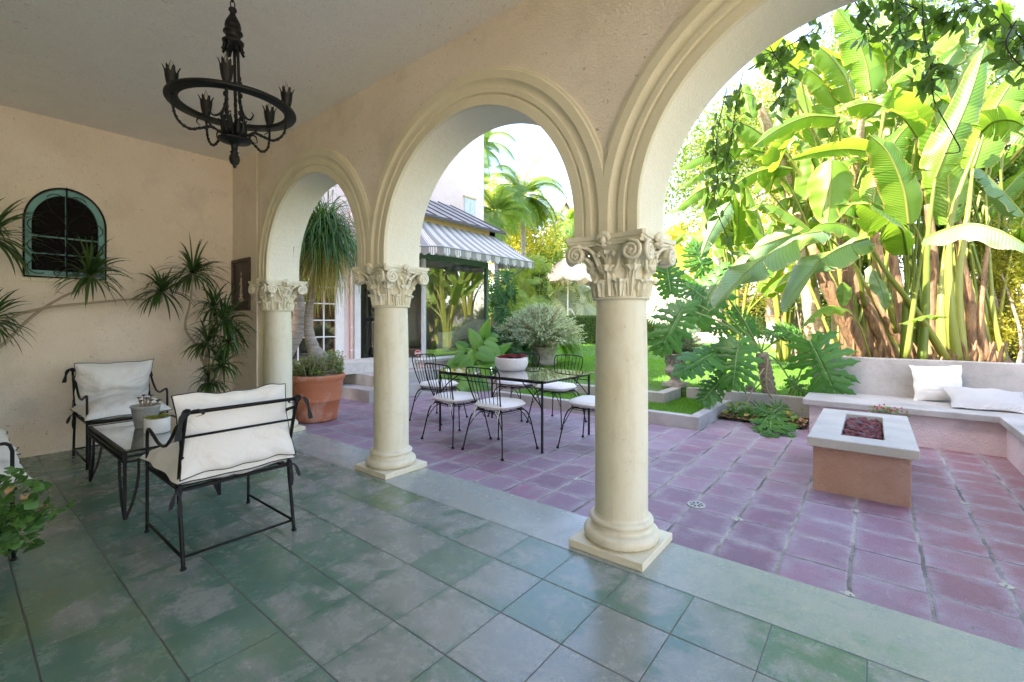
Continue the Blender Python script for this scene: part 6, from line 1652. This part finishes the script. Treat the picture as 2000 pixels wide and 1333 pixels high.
MB().box((-.46,-.15,-.55),(.46,.15,-.001)).build('plinth', M['concrete_pale'], tr, smooth=False)
b0 = P(1516,686,16.8); b0.z = .23
m = MB().lathe([(.10,0),(.16,.02),(.17,.26),(.15,.28),(.13,.27),(.02,.26)], n=20); tag(m.build('yellow_pot', m_plain('yellow_glaze', (.50,.40,.12), .35), loc=b0), 'small yellow glazed pot on the lawn edge beside the low hedge', 'pot')

# palms
def pinnate_palm(label, base, top, n, L, seed, group='feather palms beyond the pink house', mats=('palm','bark_pale'), rt=.10, el0=-.5, drop=.085):
    base, top = Vector(base), Vector(top); t = empty('palm_tree', base, label, 'palm tree', group)
    m = MB(); pp = catmull([base-base, (top-base)*.5+Vector((.1,0,0)), top-base], 12); m.tube(pp, [rt*(1.05 if i % 2 else 1) for i in range(len(pp))], 10)
    m.build('trunk', M[mats[1]], t)
    m = MB(); fern(m, top-base, n, L, seed, wl=L*.20, nleaf=44, droop=drop*.6, el0=el0, el1=1.45, lw=.30); m.build('crown', M[mats[0]], t, smooth=False); return t
def gz(v, z=.2): v = v.copy(); v.z = z; return v
pinnate_palm('feathery king palm with tall bright crown in the middle of the sky gap', gz(P(1018,650,21)), P(1020,385,21), 26, 3.0, 1)
pinnate_palm('feathery palm close against the right edge of the pink tower', gz(P(940,650,19)), P(925,300,19), 24, 2.8, 2)
pinnate_palm('low arching feather palm just right of the striped awning', gz(P(965,650,17)), P(968,420,17), 18, 2.2, 3)
pinnate_palm('slender feather palm leaning near the first capital of the big column', gz(P(1105,650,27)), P(1110,440,27), 22, 2.8, 4)
pinnate_palm('feather palm far behind the parasol, partly hidden', gz(P(1075,650,30)), P(1068,500,30), 18, 2.4, 5)
pinnate_palm('sunlit feather palm right of the big column, beyond the pool', gz(P(1330,650,26)), P(1330,480,26), 24, 2.8, 6, mats=('tree_yellow','bark_pale'))
def fan_leaf(mb, c, up, nrm, r, seed, mi=0, n=26):
    rd = random.Random(seed); c = Vector(c); nrm = Vector(nrm).normalized(); u = Vector(up); u = (u-nrm*u.dot(nrm)).normalized(); s = nrm.cross(u)
    for k in range(n):
        a = R(-140)+k/(n-1)*R(280); d = u*math.cos(a)+s*math.sin(a); q = r*(1-.12*abs(a)/2.4)*rd.uniform(.92,1.05); w = r*.062
        sd = nrm.cross(d)*w; dd = d*q-Vector((0,0,r*.16))
        mid = d*q*.58
        mb.add([c, c+mid-sd, c+dd, c+mid+sd], [(0,1,2,3)], mi)
def fan_group(name, label, items, r, seed, mat, group, d0, cat='fan palm', trunk=True):
    rd = random.Random(seed); b = P(sum(i[0] for i in items)/len(items), 650, d0); b.z = .3; t = empty(name, b, label, cat, group); m = MB(); st = MB()
    for i, (px, py) in enumerate(items):
        p = P(px, py, d0+rd.uniform(-.6,.6)); nn = (Vector((0,0,1.35))-p).normalized()+Vector((rd.gauss(0,.35),rd.gauss(0,.35),rd.uniform(.1,.9)))
        fan_leaf(m, p-b, (rd.gauss(0,.8),rd.gauss(0,.8),-.6 if rd.random() < .7 else .8), nn, r*rd.uniform(.75,1.15), seed+i)
        if i % 5 == 0: st.tube([p-b, (p-b)*.8+Vector((0,.3,-.3)), Vector((rd.gauss(0,.1),.4,.3))], .010, 4, cap=False)
    if trunk: st.tube([(0,0,0),(0,0,1.2)], [.14,.10], 8)
    st.build('stems', M['bark'], t); m.build('crown', M[mat], t, smooth=False)
rd = random.Random(77)
for gi in range(3):
    fan_group('fan_palm', ['yellow-green fan palm nearest the glazed bay, behind the lawn','tallest yellow-green fan palm between the bay and the parasol','yellow-green fan palm just left of the parasol canopy'][gi],
        [(rd.uniform(1000+gi*18-14,1035+gi*18), rd.uniform(505,612)) for _ in range(24)], .42, 500+gi*50, 'fan_yellow', 'yellow-green fan palms along the far boundary', 17.5+gi*.6)
for gi in range(2):
    fan_group('fan_palm', ['silvery fan palm left of the parasol pole','silvery fan palm right of the parasol pole'][gi], [(rd.uniform(1068+gi*52,1112+gi*55), rd.uniform(558,625)) for _ in range(12)], .85, 700+gi*50, 'palm_pale', 'silvery fan palms behind the parasol', 26.0)
fan_group('fan_palm', 'pale silvery fan palm right of the big column behind the rosemary urn', [(rd.uniform(1275,1360), rd.uniform(540,640)) for _ in range(22)], .8, 800, 'palm_pale', None, 20)
sp = P(975,600,16.2); t = empty('philodendron', gz(sp,.3), 'tall philodendron wall of dark lobed leaves beyond the right corner of the bay', 'plant')
m = MB(); b = gz(sp,.3)
for i in range(60):
    p = P(rd.uniform(955,1006), rd.uniform(530,622), 16.2+rd.uniform(-.4,.4)); selloum(m, p-b, p-b+Vector((rd.gauss(0,.15),rd.gauss(0,.15),-.45)), .17, 900+i, lobes=4)
m.build('foliage', [M['fern'], M['philo_rib']], t, smooth=False)
m = MB(); m.tube([(0,0,0),(.1,0,1.5)], .06, 8); m.build('stem', M['bark'], t)

# trees and tall hedges beyond
def tree(label, px, py, d, rad, n, seed, mat, size=.22, group='broadleaf trees beyond the garden', parts=4):
    c = P(px, py, d); b = Vector((c.x, c.y, .2)); t = empty('tree', b, label, 'tree', group); rd = random.Random(seed)
    st = MB(); h = c.z-.2; top = Vector((0,0,max(.5,h-rad[2]*.2)))
    st.tube(catmull([(0,0,0),(rd.gauss(0,.2),rd.gauss(0,.2),top.z*.5),top], 6), [.28-.012*i for i in range(13)], 8)
    for i in range(7):
        a = rd.uniform(0,6.28); e = Vector((math.cos(a)*rad[0]*.7, math.sin(a)*rad[1]*.7, h+rd.uniform(-.5,.5)*rad[2])); s0 = Vector((0,0,max(.4,h-rad[2]*.8)))
        st.tube(catmull([s0, (s0+e)/2+Vector((0,0,.2)), e], 5), [.12-.01*k for k in range(11)], 6)
    st.build('trunk', M['bark'], t)
    m = MB(); leafcloud(m, (0,0,h), rad, int(n*.4), size, seed, shell=.35)
    for i in range(parts):
        a = i/parts*6.28+rd.random(); leafcloud(m, (math.cos(a)*rad[0]*.55, math.sin(a)*rad[1]*.55, h+rd.uniform(-.5,.6)*rad[2]), tuple(x*.6 for x in rad), int(n*.6/parts), size, seed+i+1, shell=.4)
    m.build('crown', M[mat], t, smooth=False); return t
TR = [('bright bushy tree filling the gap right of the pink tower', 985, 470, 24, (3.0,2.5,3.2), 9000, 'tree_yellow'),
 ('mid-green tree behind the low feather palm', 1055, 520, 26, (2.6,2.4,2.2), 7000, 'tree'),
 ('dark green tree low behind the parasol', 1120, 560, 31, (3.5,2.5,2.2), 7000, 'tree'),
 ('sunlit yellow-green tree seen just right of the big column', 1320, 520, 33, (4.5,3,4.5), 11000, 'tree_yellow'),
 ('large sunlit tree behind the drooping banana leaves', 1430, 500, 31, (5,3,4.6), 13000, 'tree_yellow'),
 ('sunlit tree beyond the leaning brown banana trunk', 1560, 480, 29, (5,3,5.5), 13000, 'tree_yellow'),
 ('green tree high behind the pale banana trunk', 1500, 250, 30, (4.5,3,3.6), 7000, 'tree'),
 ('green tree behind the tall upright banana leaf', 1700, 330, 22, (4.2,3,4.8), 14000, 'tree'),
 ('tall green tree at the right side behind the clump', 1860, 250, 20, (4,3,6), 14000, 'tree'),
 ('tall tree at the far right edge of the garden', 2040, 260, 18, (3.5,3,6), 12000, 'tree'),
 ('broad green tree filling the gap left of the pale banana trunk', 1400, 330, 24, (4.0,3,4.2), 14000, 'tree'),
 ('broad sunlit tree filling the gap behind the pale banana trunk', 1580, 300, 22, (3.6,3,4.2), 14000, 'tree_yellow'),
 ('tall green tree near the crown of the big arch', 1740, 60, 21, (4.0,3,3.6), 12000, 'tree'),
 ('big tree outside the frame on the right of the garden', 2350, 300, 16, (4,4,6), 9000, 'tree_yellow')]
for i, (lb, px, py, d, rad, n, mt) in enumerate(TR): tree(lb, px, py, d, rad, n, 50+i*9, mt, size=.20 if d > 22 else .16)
def ivy(label, px, py, d, rad, n, seed, mat='hedge', size=.075, group='ivy screens behind the bananas'):
    c = P(px, py, d); b = Vector((c.x, c.y, .3)); t = empty('ivy_screen', b, label, 'ivy', group); m = MB(); rd = random.Random(seed)
    for i in range(9): leafcloud(m, (rd.uniform(-.7,.7)*rad[0], rd.uniform(-.5,.5)*rad[1], c.z-.3+rd.uniform(-.8,.8)*rad[2]), tuple(x*.45 for x in rad), n//9, size, seed+i, shell=.3, lump=.6)
    m.build('foliage', M[mat], t, smooth=False); s = MB()
    for i in range(14):
        x = rd.uniform(-.9,.9)*rad[0]; z1_ = c.z-.3+rd.uniform(-.2,.7)*rad[2]
        s.tube(catmull([(x,0,0),(x+rd.gauss(0,.12),rd.gauss(0,.1),z1_*.4),(x+rd.gauss(0,.2),rd.gauss(0,.1),z1_)], 6), [.045-.0025*k for k in range(13)], 6)
    s.build('stems', M['bark'], t)
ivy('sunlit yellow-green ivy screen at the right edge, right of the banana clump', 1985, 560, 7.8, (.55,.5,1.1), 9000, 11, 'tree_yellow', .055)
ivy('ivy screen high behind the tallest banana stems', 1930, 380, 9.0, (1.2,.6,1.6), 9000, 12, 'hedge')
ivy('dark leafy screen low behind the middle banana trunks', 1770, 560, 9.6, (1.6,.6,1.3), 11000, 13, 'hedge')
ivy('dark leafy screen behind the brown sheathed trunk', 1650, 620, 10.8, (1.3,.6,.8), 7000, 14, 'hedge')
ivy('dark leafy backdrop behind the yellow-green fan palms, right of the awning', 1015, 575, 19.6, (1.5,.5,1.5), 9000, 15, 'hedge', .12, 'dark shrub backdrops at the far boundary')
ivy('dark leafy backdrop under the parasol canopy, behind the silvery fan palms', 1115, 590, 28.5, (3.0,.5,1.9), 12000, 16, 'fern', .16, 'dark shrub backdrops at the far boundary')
# tall boundary hedge on the right, the thing reflected in the bay glass
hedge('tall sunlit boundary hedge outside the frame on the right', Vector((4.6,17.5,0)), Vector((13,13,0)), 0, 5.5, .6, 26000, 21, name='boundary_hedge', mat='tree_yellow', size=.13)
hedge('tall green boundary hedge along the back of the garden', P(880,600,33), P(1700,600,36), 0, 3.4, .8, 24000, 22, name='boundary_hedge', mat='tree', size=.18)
# neighbour's house gable
nh = P(1105,650,38); t = empty('neighbour_house', gz(nh,0), 'distant white gabled house with grey roof between the palms and the big column', 'house', rz=R(38.6)); 
m = MB(); m.prism([(-3.4,0),(3.4,0),(3.4,5.2),(0,11.2),(-3.4,5.2)], 'y', 0, 7); m.build('wall', m_plain('white_render', (.80,.72,.70), .8), t, smooth=False)
m = MB()
for sg in (-1,1): m.prism([(sg*3.9,4.4),(0,11.3),(0,11.75),(sg*4.25,4.4)], 'y', -.5, 7.4)
m.build('roof', M['roof'], t, smooth=False)

# vines hanging from the top of the arcade outside
def vine(label, pxs, seed, n, cl=None):
    rd = random.Random(seed); def_d = lambda px: 3.02/(.7815+(px-1000)/883*.624)
    pts = [P(px, py, def_d(px)+dd) for px, py, dd in pxs]; b = pts[0]; t = empty('hanging_vine', b, label, 'vine', 'vines hanging outside the arches')
    pp = catmull([p-b for p in pts], 8); s = MB(); s.tube(pp, .0028, 5); m = MB()
    for k in range(int(n*1.05)):
        q = rd.random()
        if cl: q = min(1, max(0, rd.choice(cl)+rd.gauss(0,.05)))
        j = min(int(q*(len(pp)-1)), len(pp)-2); p = pp[j].lerp(pp[j+1], q*(len(pp)-1)-j); o = p+Vector((rd.gauss(0,.036), rd.gauss(0,.036), rd.gauss(-.015,.03)))
        s.tube([p, o], .0016, 4, cap=False)
        L = rd.uniform(.050,.085); u = Vector((rd.gauss(0,.6), rd.gauss(0,.6), -1+rd.gauss(0,.5))).normalized(); sd = u.cross(Vector((rd.gauss(0,1),rd.gauss(0,1),rd.gauss(0,.4)))).normalized(); nn = u.cross(sd)
        vs = []
        for tt, w in ((0,.04),(.2,.75),(.45,1.0),(.72,.68),(.9,.25),(1,.02)):
            vs += [o+u*L*tt+sd*L*.24*w+nn*L*.05*w, o+u*L*tt-nn*L*.04*w, o+u*L*tt-sd*L*.24*w+nn*L*.05*w]
        m.add(vs, [(3*a+c_, 3*a+c_+1, 3*a+4+c_, 3*a+3+c_) for a in range(5) for c_ in (0,1)])
    s.build('stem', M['iron_stem'], t); m.build('leaves', M['vine'], t); return t
M['iron_stem'] = m_plain('dark_vine_stem', (.06,.045,.03), .8)
V = [('vine strand hanging lowest, dropping down to the carved capital of the big column', [(1420,170,0),(1405,240,0),(1398,300,0),(1402,350,0),(1396,400,0),(1424,470,0)], 62, [.12,.35,.42,.62,.78,.98]),
 ('vine strand just right of the lowest one, ending halfway down the big arch', [(1452,140,0),(1440,190,0),(1430,260,0),(1420,330,0),(1436,345,0)], 48, [.2,.45,.62,.9]),
 ('vine tuft hanging from the arch at its upper left shoulder', [(1500,85,0),(1520,120,0),(1538,160,0),(1510,205,0)], 42, [.25,.55,.75,.97]),
 ('short vine sprays along the arch crown left of the top', [(1480,110,0),(1530,95,0),(1580,65,0),(1600,45,.1)], 34, None),
 ('dense vine cluster under the crown of the big arch', [(1650,-30,0),(1680,20,0),(1705,60,0),(1735,80,0)], 46, None),
 ('dense vine fringe along the top edge, right of the crown', [(1700,-30,.1),(1760,5,.1),(1830,25,.1),(1900,20,.1)], 80, None),
 ('dense vine fringe at the top right corner', [(1880,-20,.1),(1940,30,.1),(1990,70,.1),(2020,120,.1)], 80, None),
 ('fine vine strand with a leaf tuft, dangling in front of the tall banana leaf', [(1800,-20,0),(1805,60,0),(1815,110,0),(1820,150,0),(1826,200,0),(1860,262,0),(1875,295,0),(1845,300,0)], 34, [.28,.38,.40]),
 ('bare thin vine tendril at the right edge of the picture', [(1985,40,0),(1965,85,0),(1985,120,0),(2010,135,0)], 12, None),
 ('vine spray hanging between the crown clusters', [(1745,-20,.05),(1755,30,.05),(1762,70,.05),(1790,95,.05)], 34, None)]
for i, (lb, p_, n, cl) in enumerate(V): vine(lb, p_, 900+i, n, cl)
